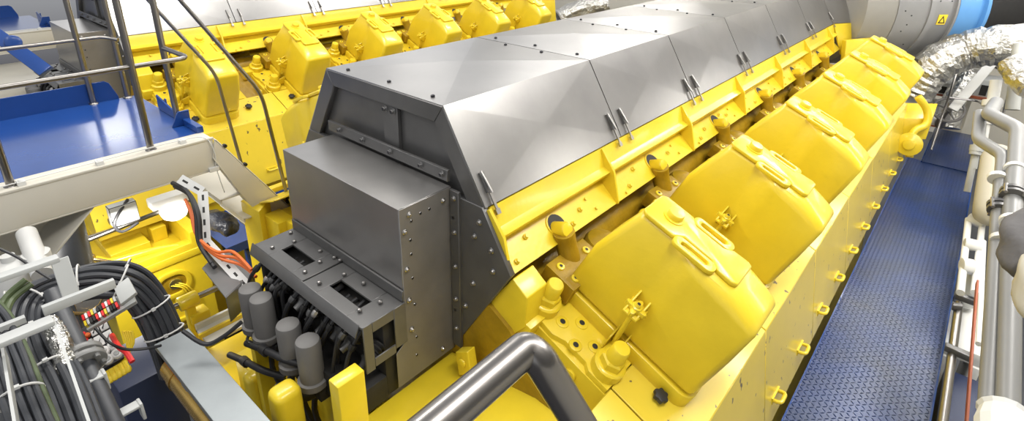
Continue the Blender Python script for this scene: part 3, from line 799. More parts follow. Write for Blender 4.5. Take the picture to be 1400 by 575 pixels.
for ang, s in ((-2, -.6), (2, -.7), (10, -.24), (10, -.08), (-10, -.62), (-16, -.66), (-30, -.5)):
    e1 = AX.cross(V((0, 0, 1))).normalized(); a = R(ang)
    nrm = e1*math.cos(a) + V((0, 0, 1))*math.sin(-a) if False else e1*math.cos(a) - V((0, 0, 1))*math.sin(-a)
    b = MB(); b.lathe(DC + AX*s + nrm*.80, nrm, [(.009, 0), (.007, .005)], 8, BLACKBOLT); b.build('rivet', None, du)
e1 = AX.cross(V((0, 0, 1))).normalized()
nrm = (e1*math.cos(.10) - V((0, 0, 1))*math.sin(.10)).normalized(); tz = nrm.cross(AX).normalized()
b = MB(); c = DC + AX*-.16 + nrm*.803
b.obox(c, AX*.06, tz*.06, nrm*.004, STICK)
b.prism([c + nrm*.0045 + AX*x + tz*y for x, y in ((-.05, -.045), (.05, -.045), (0, .05))], nrm*.001, BLACKBOLT)
b.prism([c + nrm*.006 + AX*x + tz*y for x, y in ((-.028, -.032), (.028, -.032), (0, .022))], nrm*.001, STICK)
b.build('warning_sticker', None, du)
for x in (-1.3, .0):
    b = MB(); b.box(x-.12, x+.12, DC.y + (x-DC.x)*1.19 - .12, DC.y + (x-DC.x)*1.19 + .12, FLOORZ, -1.7); b.build('support_leg', BEIGE, du)

def foil_duct(name, label, pts, r, cat='duct', parent=None, n=20):
    b = MB(); path = smooth_path(pts, 8); P = []
    L = len(path); tg = [(path[min(i+1, L-1)] - path[max(i-1, 0)]).normalized() for i in range(L)]
    e = tg[0].cross(V((0, 0, 1))).normalized(); vs = []; fs = []
    for i in range(L):
        e = (e - tg[i]*e.dot(tg[i])).normalized(); g = tg[i].cross(e)
        for k in range(n):
            a = 2*PI*k/n; rr = r*(1 + random.uniform(-.09, .07)); vs.append(path[i] + (e*math.cos(a) + g*math.sin(a))*rr)
    for i in range(L-1):
        for k in range(n):
            j = (k+1) % n; fs.append((i*n+k, i*n+j, (i+1)*n+j, (i+1)*n+k))
    fs.append(tuple(range(n-1, -1, -1))); fs.append(tuple(range((L-1)*n, L*n)))
    b.add(vs, fs, FOIL); o = b.build(name, None, parent, ang=12)
    if parent is None: tag(o, label, cat)
    return o
foil_duct('foil_wrapped_duct', 'thick crinkled foil-wrapped duct below the blue flange at the upper right', [dep(1245, 130, 6.9), dep(1262, 105, 6.8), dep(1285, 84, 6.7), dep(1320, 70, 6.6), dep(1365, 62, 6.4), dep(1440, 62, 6.2)], .23)
foil_duct('foil_wrapped_pipe', 'foil-wrapped pipe dropping behind the thin guard frame past the walkway end', [dep(1322, 92, 7.5), dep(1318, 115, 7.4), dep(1303, 140, 7.4), dep(1296, 175, 7.4)], .13)
foil_duct('foil_wrapped_pipe', 'foil-wrapped pipe end at the right edge, above the grey pipe elbows', [dep(1385, 85, 5.4), dep(1398, 105, 5.3), dep(1415, 120, 5.2)], .13)
foil_duct('foil_wrapped_pipe', 'foil-wrapped pipe in the top right corner, above the dark pipe', [dep(1340, 8, 9.6), dep(1375, 8, 9.4), dep(1420, 2, 9.2)], .21)
foil_duct('foil_wrapped_pipe', 'foil-wrapped pipe at top centre, just past the far covers of the second engine', [dep(765, 28, 10.5), dep(790, 15, 10.5), dep(830, 6, 10.5)], .20)
b = MB(); b.cyl(dep(1335, 40, 9.2), dep(1430, 46, 8.6), .20, n=24, m=DARK)
tag(b.build('dark_pipe', None), 'dark horizontal pipe at the top right, between the foil wrappings', 'pipe')
b = MB(); p = dep(1388, 38, 8.2); b.obox(p, V((.35, .1, .03)), V((-.08, .3, 0)), V((0, 0, .012))); tag(b.build('white_tray', WHITE, bevel=.004), 'white flat tray at the top right edge above the foil duct', 'tray')

# thin guard frame past the walkway
b = MB()
b.tube(fillet([dep(1273, 205, 6.6), dep(1311, 90, 7.0), dep(1356, 88, 7.0), dep(1383, 107, 6.6), dep(1368, 172, 6.0)], .15, 6), .013, 10)
gf = thing('guard_railing', 'thin steel guard frame standing past the end of the blue walkway', 'railing', (.05, 9.3, FLOORZ))
b.build('top_rail', TUBE, gf)
b = MB(); b.tube(fillet([dep(1297, 133, 6.85), dep(1337, 138, 6.7), dep(1357, 152, 6.2), dep(1372, 160, 6.0)], .08), .011, 8); b.build('knee_rail', TUBE, gf)
# valve with hand wheel
vw = thing('valve', 'dark spoked handwheel valve at the far end of the blue walkway', 'valve', tuple(dep(1297, 165, 7.1)))
ctr = dep(1297, 150, 7.0); n_ = V((.1, -.75, .65)).normalized(); e1 = n_.cross(V((1, 0, 0))).normalized(); e2 = n_.cross(e1)
b = MB(); b.tube([ctr + (e1*math.cos(2*PI*i/28) + e2*math.sin(2*PI*i/28))*.16 for i in range(28)], .017, 8, closed=True); b.build('rim', CANG, vw)
for i in range(5):
    b = MB(); b.cyl(ctr, ctr + (e1*math.cos(2*PI*i/5) + e2*math.sin(2*PI*i/5))*.16, .012, n=8); b.build('spoke', CANG, vw)
b = MB(); b.lathe(ctr + n_*.02, -n_, [(.035, 0), (.035, .05), (.018, .06), (.018, .25), (.07, .26), (.07, .30), (.05, .31), (.06, .5)], 16); b.build('valve_body', CANG, vw)
b = MB(); a_, c_ = dep(1368, 72, 6.9), dep(1302, 150, 6.9); d_ = (c_-a_); n2 = d_.cross(ray(1330, 110)).normalized()
b.obox((a_+c_)/2, d_/2, n2*.055, d_.cross(n2).normalized()*.02); tag(b.build('white_duct', WHITE, bevel=.01), 'flat white bar slanting down inside the thin guard frame', 'duct')
# white boxes, plates behind the walkway end
for (x, y, d, s, lab) in ((1275, 110, 8.3, (.45, .5, .10), 'white equipment cover between the far yellow covers and the guard frame'),
                          (1262, 150, 7.9, (.25, .55, .06), 'white floor plate beside the yellow bent pipe at the walkway end'),
                          (1338, 118, 7.6, (.22, .20, .14), 'grey slotted block inside the guard frame')):
    p = dep(x, y, d); t = thing('equipment_box', lab, 'box', tuple(p - V((0, 0, s[2]))))
    b = MB(); b.box(p.x-s[0], p.x+s[0], p.y-s[1], p.y+s[1], p.z-s[2], p.z+s[2]); b.build('casing', WHITE if 'white' in lab else LGREY, t, bevel=.015)
    b = MB()
    for k in range(2): b.box(p.x-s[0]*.5+k*s[0]*.6, p.x-s[0]*.5+k*s[0]*.6+s[0]*.35, p.y-s[1]-.006, p.y-s[1]+.01, p.z-s[2]*.5, p.z+s[2]*.5, DARK)
    b.box(p.x-s[0]*.8, p.x+s[0]*.8, p.y-s[1]-.02, p.y-s[1], p.z-s[2]*.9, p.z-s[2]*.65, RUST)
    b.build('vent_slot', None, t)
# yellow bent pipe with flange at the engine's far corner
b = MB()
b.tube(fillet([dep(1243, 215, 6.3), dep(1247, 178, 6.3), dep(1268, 172, 6.3), dep(1269, 150, 6.3), dep(1255, 132, 6.3)], .12, 6), .040, 12)
b.lathe(dep(1243, 197, 6.25), V((0, -1, .2)), [(.13, -.02), (.13, .03), (.06, .035), (.06, .06)], 18)
b.obox(dep(1250, 165, 6.5), V((.16, .05, .02)), V((0, .14, .06)), V((0, .02, .12)))
b.build('drain_pipe', YEL, eng, bevel=.006)
b = MB(); b.tube(fillet([dep(1196, 0, 7.2) + V((0, 0, .4)), dep(1194, 32, 7.2), dep(1183, 44, 7.0), dep(1179, 60, 7.0)], .1), .035, 10); b.build('vent_pipe', YEL, eng)

# two grey pipes with clamps and elbows along the wall
def pipe_run(label, pts, r, fil, m=PIPEG, nm='grey_pipe'):
    t = thing(nm, label, 'pipe', tuple(pts[0])); b = MB(); b.tube(fillet(pts, fil, 8), r, 18, m); b.build('run', None, t); return t
p1 = pipe_run('slimmer grey pipe along the right edge, nearer the walkway, turning left at its far elbow', [dep(1345, 640, 2.35), dep(1366, 285, 3.12), dep(1372, 212, 3.38), dep(1337, 190, 3.7), dep(1340, 155, 3.9)], .037, .055)
p2_ = pipe_run('thicker grey pipe along the right edge, farther from the walkway, with elbow at top', [dep(1376, 640, 2.3), dep(1384, 285, 3.05), dep(1393, 177, 3.45), dep(1352, 156, 3.75), dep(1362, 140, 4.2)], .045, .06)
for t, pts, r in ((p1, (1366, 288, 3.1, 1365, 270, 3.16), .055), (p2_, (1385, 270, 3.08, 1386, 255, 3.14), .062)):
    b = MB(); a_, c_ = dep(*pts[:3]), dep(*pts[3:]); d_ = (c_-a_).normalized()
    b.lathe(a_, d_, [(r, 0), (r, .018), (r*.8, .02), (r*.8, .03), (r, .032), (r, .05)], 18, DSTEEL)
    for k in range(4):
        q = a_ + d_.orthogonal().normalized()*0; e = d_.orthogonal(); e.rotate(Matrix.Rotation(k*PI/2, 3, d_)); b.cyl(a_ + e.normalized()*r*.9 - d_*.01, a_ + e.normalized()*r*.9 + d_*.06, .010, n=8, m=BOLT)
    b.build('clamp', None, t)
    for dd in (.25, -.22):
        b = MB(); b.lathe(a_ + d_*dd, d_, [(r*.86, 0), (r*.86, .025)], 18, WHITE); b.build('band', None, t)
# white lagging and padded jacket by the right edge
b = MB(); b.lathe(dep(1372, 585, 2.1), (dep(1372, 540, 2.2) - dep(1372, 585, 2.1)).normalized(), [(.085, -.1), (.09, 0), (.075, .06), (.085, .075), (.05, .09)], 14)
tag(b.build('white_lagging', WHITE, ang=15), 'white cloth lagging wrapped round the grey pipes at the bottom right corner', 'lagging')
def blob(name, label, cat, pts, r, m, n=16):
    b = MB(); path = smooth_path(pts, 6); L = len(path)
    tg = [(path[min(i+1, L-1)] - path[max(i-1, 0)]).normalized() for i in range(L)]
    e = tg[0].orthogonal().normalized(); vs = []; fs = []
    for i in range(L):
        e = (e - tg[i]*e.dot(tg[i])).normalized(); g = tg[i].cross(e); s = math.sin(PI*(i+.6)/(L+.2))**.35
        for k in range(n):
            a = 2*PI*k/n; rr = r*s*(1 + .12*math.sin(3*a + i*.7) + random.uniform(-.04, .04)); vs.append(path[i] + (e*math.cos(a) + g*math.sin(a))*rr)
    for i in range(L-1):
        for k in range(n):
            j = (k+1) % n; fs.append((i*n+k, i*n+j, (i+1)*n+j, (i+1)*n+k))
    fs.append(tuple(range(n-1, -1, -1))); fs.append(tuple(range((L-1)*n, L*n)))
    b.add(vs, fs, m); o = b.build(name, None, ang=60); tag(o, label, cat); return o
blob('padded_jacket', 'grey padded insulation jacket bulging in from the right edge over the pipes', 'insulation jacket', [dep(1402, 378, 2.15), dep(1397, 348, 2.2), dep(1402, 315, 2.25), dep(1430, 285, 2.3)], .075, CLOTH)
blob('cream_lagging', 'cream lagging bulge at the right edge below the grey padded jacket', 'lagging', [dep(1418, 440, 2.0), dep(1411, 395, 2.05), dep(1416, 350, 2.1)], .055, CREAM)
b = MB(); b.lathe(dep(1353, 300, 4.7), V((-.05, .85, .35)), [(.02, -.02), (.08, 0), (.12, .05), (.125, .15), (.125, .8), (.10, .9), (.02, .95)], 24)
tag(b.build('cream_tank', CREAM), 'rounded cream tank between the walkway and the grey pipes', 'tank')
# steel handrail tube beside the walkway
ht = thing('side_rail', 'steel side rail with cross clamps along the right edge of the blue walkway', 'railing', (.36, 3.2, WZ-.0))
b = MB(); b.tube([onz(1284, 610, -2.55), onz(1311, 415, -2.55)], .026, 12); b.build('tube', TUBE, ht)
for (x0, y0, x1, y1) in ((1292, 473, 1330, 490), (1306, 403, 1340, 415), (1302, 418, 1316, 420)):
    b = MB(); a_, c_ = onz(x0, y0, -2.52), onz(x1, y1, -2.52); b.obox((a_+c_)/2, (c_-a_)/2, V((0, .025, 0)), V((0, 0, .022))); b.build('clamp_bar', DSTEEL, ht, bevel=.006)
# white manifold
mf = thing('white_manifold', 'white painted pipe manifold with flanges beside the walkway below the cream tank', 'manifold', tuple(onz(1320, 400, -2.75)))
for (x0, y0, x1, y1, r) in ((1313, 400, 1324, 300, .032), (1332, 400, 1343, 305, .030), (1316, 360, 1338, 362, .03), (1338, 470, 1345, 330, .022)):
    b = MB(); b.cyl(onz(x0, y0, -2.45), onz(x1, y1, -2.45), r*.8, n=14); b.build('pipe', WHITE, mf)
for (x0, y0, x1, y1, r) in ((1324, 298, 1346, 306, .05), (1318, 332, 1342, 338, .05), (1314, 362, 1330, 365, .06)):
    b = MB(); b.cyl(onz(x0, y0, -2.42), onz(x1, y1, -2.42), r, n=14); b.build('flange', WHITE, mf, bevel=.008)
b = MB(); b.lathe(onz(1328, 385, -2.6), (0, 0, 1), [(.07, -.2), (.07, .06), (.05, .10), (.012, .11), (.012, .16)], 14); b.build('valve_bonnet', LGREY, mf)
# cabinet and brackets lower right
b = MB(); p = onz(1312, 540, -3.0); b.box(p.x-.10, p.x+.16, p.y-.5, p.y+.25, -UP, -3.0); tag(b.build('floor_cabinet', NAVY, bevel=.01), 'dark blue cabinet low down beyond the side rail, bottom right', 'cabinet')
b = MB(); p = onz(1322, 450, -2.85); b.box(p.x-.12, p.x+.14, p.y-.28, p.y+.35, -2.95, -2.85); b.box(p.x-.10, p.x-.04, p.y-.3, p.y+.3, -UP, -2.95); b.box(p.x+.06, p.x+.12, p.y-.3, p.y+.3, -UP, -2.95)
tag(b.build('white_bracket', WHITE, bevel=.008), 'white bracket plate below the side rail next to the grey pipes', 'bracket')
b = MB(); a_, c_ = dep(1318, 620, 2.75), dep(1336, 385, 3.6); d_ = c_-a_; b.obox((a_+c_)/2, d_/2, V((.006, 0, 0)), d_.cross(V((1, 0, 0))).normalized()*.02)
tag(b.build('red_flat_bar', RUST, bevel=.003), 'red oxide flat bar along the left side of the slimmer grey pipe', 'bar')
for k, (x0, y0, x1, y1, r, m, lab) in enumerate(((1346, 150, 1322, 262, .03, LGREY, 'thin light grey pipe between walkway and cream tank, upper one'), (1337, 262, 1352, 160, .02, WHITE, 'thin white pipe beside the far end of the walkway'),
        (1330, 230, 1340, 178, .035, LGREY, 'short grey pipe at the far right corner of the walkway'), (1362, 110, 1352, 170, .05, WHITE, 'white pipe behind the far grey pipe elbows'), (1395, 60, 1384, 150, .06, LGREY, 'light grey pipe near the right edge behind the elbows'))):
    b = MB(); b.cyl(dep(x0, y0, 5.6), dep(x1, y1, 5.6), r, n=14); b.lathe(dep((x0+x1)/2, (y0+y1)/2, 5.58), dep(x1, y1, 5.6) - dep(x0, y0, 5.6), [(r*1.7, -.02), (r*1.7, .04)], 14)
    tag(b.build('small_pipe', m), lab, 'pipe')

# ================================================================== LOWER LEFT
tr = thing('cable_tray_cover', 'galvanized flat tray cover with amber tube under its edge at the bottom left', 'tray cover', (-1.95, .57, -2.25))
TZ = -1.90
b = MB(); b.box(-2.585, -1.2, .497, .648, TZ-.004, TZ); b.box(-2.585, -1.2, .497, .501, TZ-.03, TZ-.003); b.box(-2.585, -1.2, .644, .648, TZ-.05, TZ-.003); b.build('lid_sheet', GALV, tr, bevel=.0015, seg=1)
b = MB(); b.cyl((-2.50, .535, TZ-.105), (-1.2, .535, TZ-.105), .062, n=20, m=BRASS); b.lathe((-2.42, .535, TZ-.105), (1, 0, 0), [(.066, 0), (.066, .03)], 18, BRASS); b.build('amber_tube', None, tr)
b = MB(); b.box(-2.3, -2.24, .50, .64, -3.0, TZ-.02); b.box(-1.5, -1.44, .50, .64, -3.0, TZ-.02); b.box(-2.1, -1.2, .44, .50, TZ-.30, TZ-.18); b.build('bracket', GALV, tr, bevel=.004)
# cable ladder brackets
cl = thing('cable_ladder', 'light grey steel cable ladder rungs over the cable bundles at the left edge', 'cable ladder', tuple(dep(40, 420, 2.2)))
def ybar(x, y, d, length, w=.02, h=.016, dx=0):
    p = dep(x, y, d); b = MB(); b.obox(p + V((0, -length/2, 0)), V((w, 0, 0)), V((0, length/2, 0)), V((0, 0, h))); return b, p
b, p = ybar(80, 352, 2.0, .5, .020, .010); b.build('rung', LGREY, cl, bevel=.004)
q = p + V((.01, -.0, 0)); e_ = dep(100, 412, 2.0); b = MB(); d_ = e_-q; b.obox((q+e_)/2, d_/2, V((0, .026, 0)), d_.cross(V((0, 1, 0))).normalized()*.004); b.build('hanger', LGREY, cl, bevel=.002, seg=1)
b, p = ybar(157, 386, 2.02, .21, .010, .018); b.build('foot_bar', LGREY, cl, bevel=.003)
b, p = ybar(73, 437, 1.85, .45, .026, .010); b.build('rung', LGREY, cl, bevel=.004)
for (x0, y0, x1, y1, d0, d1) in ((73, 437, 130, 600, 1.85, 1.55), (2, 470, 30, 640, 1.8, 1.5)):
    a_, c_ = dep(x0, y0, d0), dep(x1, y1, d1); d_ = c_-a_; b = MB(); b.obox((a_+c_)/2 + V((0, 0, -.03)), d_/2, V((0, .004, 0)), V((0, 0, .03))); b.build('side_rail', LGREY, cl)
b, p = ybar(35, 435, 2.12, .25, .012, .012); b.build('slotted_strip', LGREY, cl)
# cables, each its own
def bundle(ctl, n, rad, sp, label, group, mats, cols):
    path = smooth_path([dep(*c) for c in ctl], 7); L = len(path)
    tg = [(path[min(i+1, L-1)] - path[max(i-1, 0)]).normalized() for i in range(L)]
    e = tg[0].orthogonal().normalized(); fr_ = []
    vw_ = [(-p).normalized() for p in path]
    for i in range(L):
        s = tg[i].cross(vw_[i]).normalized(); g = s.cross(tg[i]).normalized(); fr_.append((s, g))
    for k in range(n):
        cx = (k % cols - (cols-1)/2)*sp + (sp*.5 if (k//cols) % 2 else 0); cy = -(k//cols)*sp*.8
        jx = random.uniform(-.15, .15)*sp
        b = MB(); b.tube([path[i] + fr_[i][0]*(cx + jx*math.sin(i*.25+k)) + fr_[i][1]*(cy + .2*sp*math.sin(i*.3+2*k)) for i in range(L)], rad*random.uniform(.85, 1.1), 8)
        mm = mats[k % len(mats)]; o = b.build('cable', mm)
        lab, gr = (label, group) if mm is not GREENC else ('green striped cable in ' + label.split(' in ')[1], group + ', green ones')
        tag(o, lab, 'cable', gr)
    return path, fr_
BA = bundle([(112, 620, 1.75), (80, 530, 2.0), (52, 470, 2.2), (42, 430, 2.35), (56, 404, 2.44), (95, 390, 2.5), (140, 384, 2.56), (180, 392, 2.62), (208, 420, 2.68), (228, 462, 2.72), (243, 510, 2.76)], 10, .0145, .0275, 'dark grey cable in the thick bundle arching down to the galvanized tray cover', 'dark cables of the arched bundle', [CABLE], 5)
BB = bundle([(58, 620, 1.6), (28, 545, 1.8), (10, 490, 1.95), (-8, 445, 2.1), (-30, 420, 2.2)], 10, .0105, .0215, 'dark grey cable in the straight bundle at the bottom left corner', 'dark cables of the straight bundle', [CABLE]*9 + [GREENC], 5)
BC = bundle([(-30, 455, 2.5), (5, 420, 2.56), (50, 394, 2.62), (110, 374, 2.70), (160, 367, 2.76), (194, 378, 2.80), (219, 408, 2.84), (238, 448, 2.86), (256, 495, 2.88)], 6, .014, .027, 'dark grey cable in the outer bundle from the left edge under the rung', 'dark cables of the outer bundle', [CABLE, CABLE, GREENC, CABLE, CABLE, CABLE], 3)
BD = bundle([(4, 560, 1.9), (-2, 500, 2.0), (-3, 450, 2.12), (10, 410, 2.25), (40, 385, 2.3)], 2, .013, .026, 'green and yellow cable in the pair looping up at the left edge', 'green cables of the looping pair', [GREENC], 2)
def tie(B, i, r, lab):
    path, fr_ = B; s, g = fr_[i]; c = path[i] - g*.018
    b = MB(); b.tube([c + s*math.cos(2*PI*k/20)*r + g*math.sin(2*PI*k/20)*r*.62 for k in range(20)], .0045, 6, closed=True)
    b.obox(c + g*r*.64, s*.008, g*.005, s.cross(g)*.007); tag(b.build('cable_tie', WHITE), lab, 'cable tie', 'white cable ties')
for i in (10, 17, 27, 37, 46, 56, 62): tie(BA, i, .085, 'white cable tie round the thick arched cable bundle')
for i in (8, 17): tie(BB, i, .064, 'white cable tie round the straight cable bundle in the corner')
for i in (9, 19, 30): tie(BC, i, .056, 'white cable tie round the outer cable bundle')
b = MB(); b.tube(smooth_path([dep(0, 340, 2.3), dep(25, 352, 2.3), dep(48, 368, 2.3), dep(70, 382, 2.3)], 6), .006, 6); tag(b.build('thin_cable', RUBBER), 'single thin black cable crossing the beige girder at the left edge', 'cable')
b = MB(); b.tube(smooth_path([dep(130, 448, 2.3), dep(150, 468, 2.3), dep(172, 477, 2.35), dep(200, 476, 2.4), dep(220, 472, 2.4)], 6), .006, 6); tag(b.build('thin_cable', RUBBER), 'thin black cable crossing in front of the red-tagged instrument panel', 'cable')
b = MB(); b.tube(smooth_path([dep(250, 452, 2.5), dep(280, 470, 2.5), dep(305, 460, 2.5), dep(330, 440, 2.5)], 6), .010, 8); tag(b.build('thin_cable', RUBBER), 'black hose sagging across the yellow plate left of the canisters', 'cable')
# dark pipe with bolted flange
dp = thing('dark_flanged_pipe', 'dark painted pipe with a bolted flange running down past the instrument panel', 'pipe', tuple(dep(165, 590, 2.0)))
a_, c_ = dep(72, 400, 2.38), dep(170, 610, 2.0); d_ = (c_-a_).normalized()
b = MB(); b.cyl(a_, c_, .034, n=20); b.build('run', CABLE, dp)
f_ = dep(121, 484, 2.2); f_ = a_ + d_*((f_-a_).dot(d_))
b = MB(); b.lathe(f_, d_, [(.072, -.03), (.072, -.006), (.055, -.005), (.055, .005), (.072, .006), (.072, .03)], 24, PIPEG); b.build('flange', None, dp, bevel=.003)
e = d_.orthogonal().normalized()
for k in range(6):
    q = e.copy(); q.rotate(Matrix.Rotation(k*PI/3, 3, d_)); b = MB(); b.hexb(f_ + q*.056 - d_*.045, d_, .011, .09, PIPEG); b.build('flange_bolt', None, dp)
for (x, y) in ((120, 520), (170, 562)):
    p = dep(x, y, 2.12); b = MB(); b.obox(p, V((.022, 0, 0)), V((0, .055, 0)), V((0, 0, .006))); b.obox(p + V((0, .052, -.03)), V((.022, 0, 0)), V((0, .006, 0)), V((0, 0, .04))); b.build('pipe_bracket', LGREY, dp, bevel=.004)
foil_duct('foil_wrap', 'crumpled foil wrapping beside the dark flanged pipe at the lower left', [dep(66, 440, 2.2), dep(80, 462, 2.17), dep(88, 490, 2.13), dep(90, 515, 2.1)], .036, 'foil wrap', n=14)
# instrument panel
ip = thing('instrument_panel', 'black instrument panel with white meters, round gauges and small red lamps', 'instrument panel', tuple(dep(140, 500, 2.75)))
o_ = dep(105, 452, 2.62); ex = dep(144, 432, 2.70) - o_; ey = dep(131, 510, 2.56) - o_; nz = ex.cross(ey).normalized()
if nz.dot(o_) > 0: nz = -nz
def ipp(u, v, h=0): return o_ + ex*u + ey*v + nz*h
b = MB(); b.prism([ipp(0, 0), ipp(1, 0), ipp(1, 1), ipp(0, 1)], -nz*.05); b.build('board', BLACKBOLT, ip, bevel=.004)
for i in range(2):
    for j in range(2):
        u0, v0 = .36 + .32*i, .05 + .27*j; b = MB(); b.prism([ipp(u0, v0), ipp(u0+.28, v0), ipp(u0+.28, v0+.23), ipp(u0, v0+.23)], nz*.012); mt = b.build('meter', GAUGE, ip, bevel=.002)
        b = MB(); b.prism([ipp(u0+.05, v0+.17, .0125), ipp(u0+.08, v0+.20, .0125), ipp(u0+.22, v0+.06, .0125)], nz*.001); b.build('needle', BLACKBOLT, mt)
for (u, v) in ((.50, .69), (.82, .67), (.50, .88), (.82, .87), (.20, .86), (.20, .68)):
    b = MB(); b.lathe(ipp(u, v), nz, [(.023, 0), (.023, .02), (.018, .026), (.002, .027)], 18, GAUGE); b.lathe(ipp(u, v, .027), nz, [(.012, 0), (.010, .004)], 12, LGREY); b.build('gauge', None, ip)
for (u, v, m) in ((.13, .14, RED), (.13, .30, RED), (.24, .20, ORANGE), (.12, .48, RED)):
    b = MB(); b.lathe(ipp(u, v), nz, [(.012, 0), (.012, .012), (.008, .02)], 12, m); b.build('lamp', None, ip)
b = MB()
for k in range(5): b.lathe(ipp(.3 + .16*k, 1.05, -.02), ey, [(.012, 0), (.012, .03), (.016, .032), (.016, .05), (.008, .06)], 8, STICK)
b.build('cable_gland', None, ip)
# terminal strip above it
ts = thing('terminal_strip', 'terminal strip with coloured connectors and grey cover below the arched cables', 'terminal strip', tuple(dep(140, 430, 2.5)))
a_ = dep(112, 432, 2.42); ex = dep(160, 404, 2.50) - a_; ey = dep(118, 448, 2.40) - a_; nz2 = ex.cross(ey).normalized()
if nz2.dot(a_) > 0: nz2 = -nz2
b = MB(); b.prism([a_, a_+ex*1.4, a_+ex*1.4+ey*1.2, a_+ey*1.2], -nz2*.03); b.build('rail', LGREY, ts)
b = MB(); p = a_+ex*1.02-ey*.5; b.prism([p, p+ex*.45-ey*.2, p+ex*.5+ey*1.3, p+ey*1.5], nz2*.03); b.build('cover', LGREY, ts, bevel=.004)
for k in range(12):
    p = a_ + ex*(.08*k+.02) + ey*.15
    for j in range(2):
        b = MB(); q = p + ey*.5*j; b.prism([q, q+ex*.06, q+ex*.06+ey*.4, q+ey*.4], nz2*.03, (RED, DARK, YEL, GAUGE, DARK, LGREY, RED)[(k*3+j*2) % 7]); b.build('terminal', None, ts)
b = MB(); b.tube(fillet([dep(153, 458, 2.62), dep(163, 475, 2.5), dep(172, 480, 2.48), dep(181, 494, 2.46)], .02), .012, 8); tag(b.build('red_lever', RED), 'bright red bent lever beside the instrument panel', 'lever')
for k in range(5):
    b = MB(); b.tube(smooth_path([dep(168+3*k, 452, 2.66), dep(174+2*k, 470, 2.66), dep(176-2*k, 490, 2.66), dep(160-4*k, 500, 2.66), dep(146, 508-2*k, 2.66)], 5), .006, 6); tag(b.build('yellow_wire', STICK), 'thin yellow wire curving round the instrument panel', 'wire', 'yellow wires by the instrument panel')
b = MB(); p = dep(178, 500, 3.0); b.box(p.x-.22, p.x+.16, p.y-.10, p.y+.25, -UP, p.z); tag(b.build('dark_cabinet', NAVY, bevel=.01), 'dark navy cabinet standing below the instrument panel', 'cabinet')
b = MB(); b.box(-3.6, -2.4, .2, .72, -3.12, -3.10); b.box(-3.6, -2.4, .7, .72, -UP, -3.1); b.box(-3.6, -3.55, .2, .25, -UP, -3.1); b.box(-2.45, -2.4, .2, .25, -UP, -3.1); tag(b.build('low_plate', BLUE), 'low blue floor plate at the bottom left beneath the dark pipe', 'floor plate')
# white pipes and dark duct below the platform
b = MB(); b.cyl(dep(36, 318, 2.9), dep(58, 375, 2.75), .045, n=18); b.lathe(dep(50, 350, 2.82), V((0, 0, 1)), [(.06, -.02), (.06, .02)], 16); tag(b.build('white_pipe', WHITE), 'white pipe standing below the beige girder at the left', 'pipe')
b = MB(); b.lathe(dep(18, 372, 2.8), (0, 0, 1), [(.12, -UP - dep(18, 372, 2.8).z), (.12, -UP - dep(18, 372, 2.8).z + .02), (.05, -UP - dep(18, 372, 2.8).z + .03), (.05, -.27), (.10, -.25), (.10, 0), (.08, .05), (.03, .07), (.03, .1)], 18); tag(b.build('white_canister', WHITE), 'white rounded canister at the left edge below the girder', 'canister')
b = MB(); b.cyl(dep(78, 300, 3.75), dep(98, 395, 3.45), .14, n=28); tag(b.build('dark_duct', CABLE), 'wide dark grey duct in the shadow below the near platform', 'duct')
# perforated strut with orange cables
sp_ = thing('perforated_strut', 'white perforated strut carrying orange cables below the end of the near platform', 'strut', tuple(dep(283, 340, 3.3)))
spp = [dep(246, 244, 3.35), dep(277, 262, 3.35), dep(281, 330, 3.25), dep(338, 392, 3.0)]
for i in range(3):
    a_, c_ = spp[i], spp[i+1]; d_ = c_-a_; w_ = d_.cross(a_).normalized()*.028; t_ = d_.cross(w_).normalized()*.006
    b = MB(); b.obox((a_+c_)/2, d_/2, w_, t_, WHITE)
    n = max(2, int(d_.length/.07))
    for k in range(n):
        p = a_ + d_*((k+.5)/n); s_ = -1 if t_.dot(p) > 0 else 1; b.obox(p + t_*s_*1.02, d_.normalized()*.018, w_*.22, t_*.1, DARK)
    b.build('slotted_channel', None, sp_)
for k in range(3):
    b = MB(); s_ = V((-.02*k, 0, .012*k)); b.tube(smooth_path([dep(258, 280, 3.3)+s_, dep(266, 300, 3.26)+s_, dep(274, 330, 3.2)+s_, dep(300, 352, 3.1)+s_, dep(330, 362, 3.05)+s_*2, dep(350, 378, 2.95)+s_], 6), .009, 8); tag(b.build('orange_cable', ORANGE), 'orange cable hanging along the white perforated strut', 'cable', 'orange cables on the strut')
for k in range(2):
    b = MB(); s_ = V((.03*k, 0, -.01*k)); b.tube(smooth_path([dep(236, 250, 3.4)+s_, dep(256, 262, 3.32)+s_, dep(268, 290, 3.24)+s_, dep(272, 330, 3.2)+s_, dep(290, 360, 3.1)+s_], 6), .014, 8); tag(b.build('black_cable', RUBBER), 'black cable beside the orange cables on the perforated strut', 'cable', 'black cables on the strut')
# grey folded plates left of the canisters
b = MB(); zq = -1.88
qa = [onz(276, 366, zq), onz(294, 348, zq), onz(330, 386, zq), onz(308, 406, zq)]
b.prism(qa, (0, 0, -.008))
qb = [onz(294, 348, zq), onz(309, 340, zq), onz(348, 377, zq), onz(330, 386, zq)]; b.prism(qb, (0, 0, -.05))
b.prism([qa[3], qa[2], qa[2] + V((0, 0, -.16)), qa[3] + V((0, 0, -.16))], (.006, 0, 0))
tag(b.build('folded_plate', CANP, bevel=.002, seg=1), 'dark folded steel plates left of the grey canisters', 'plate')
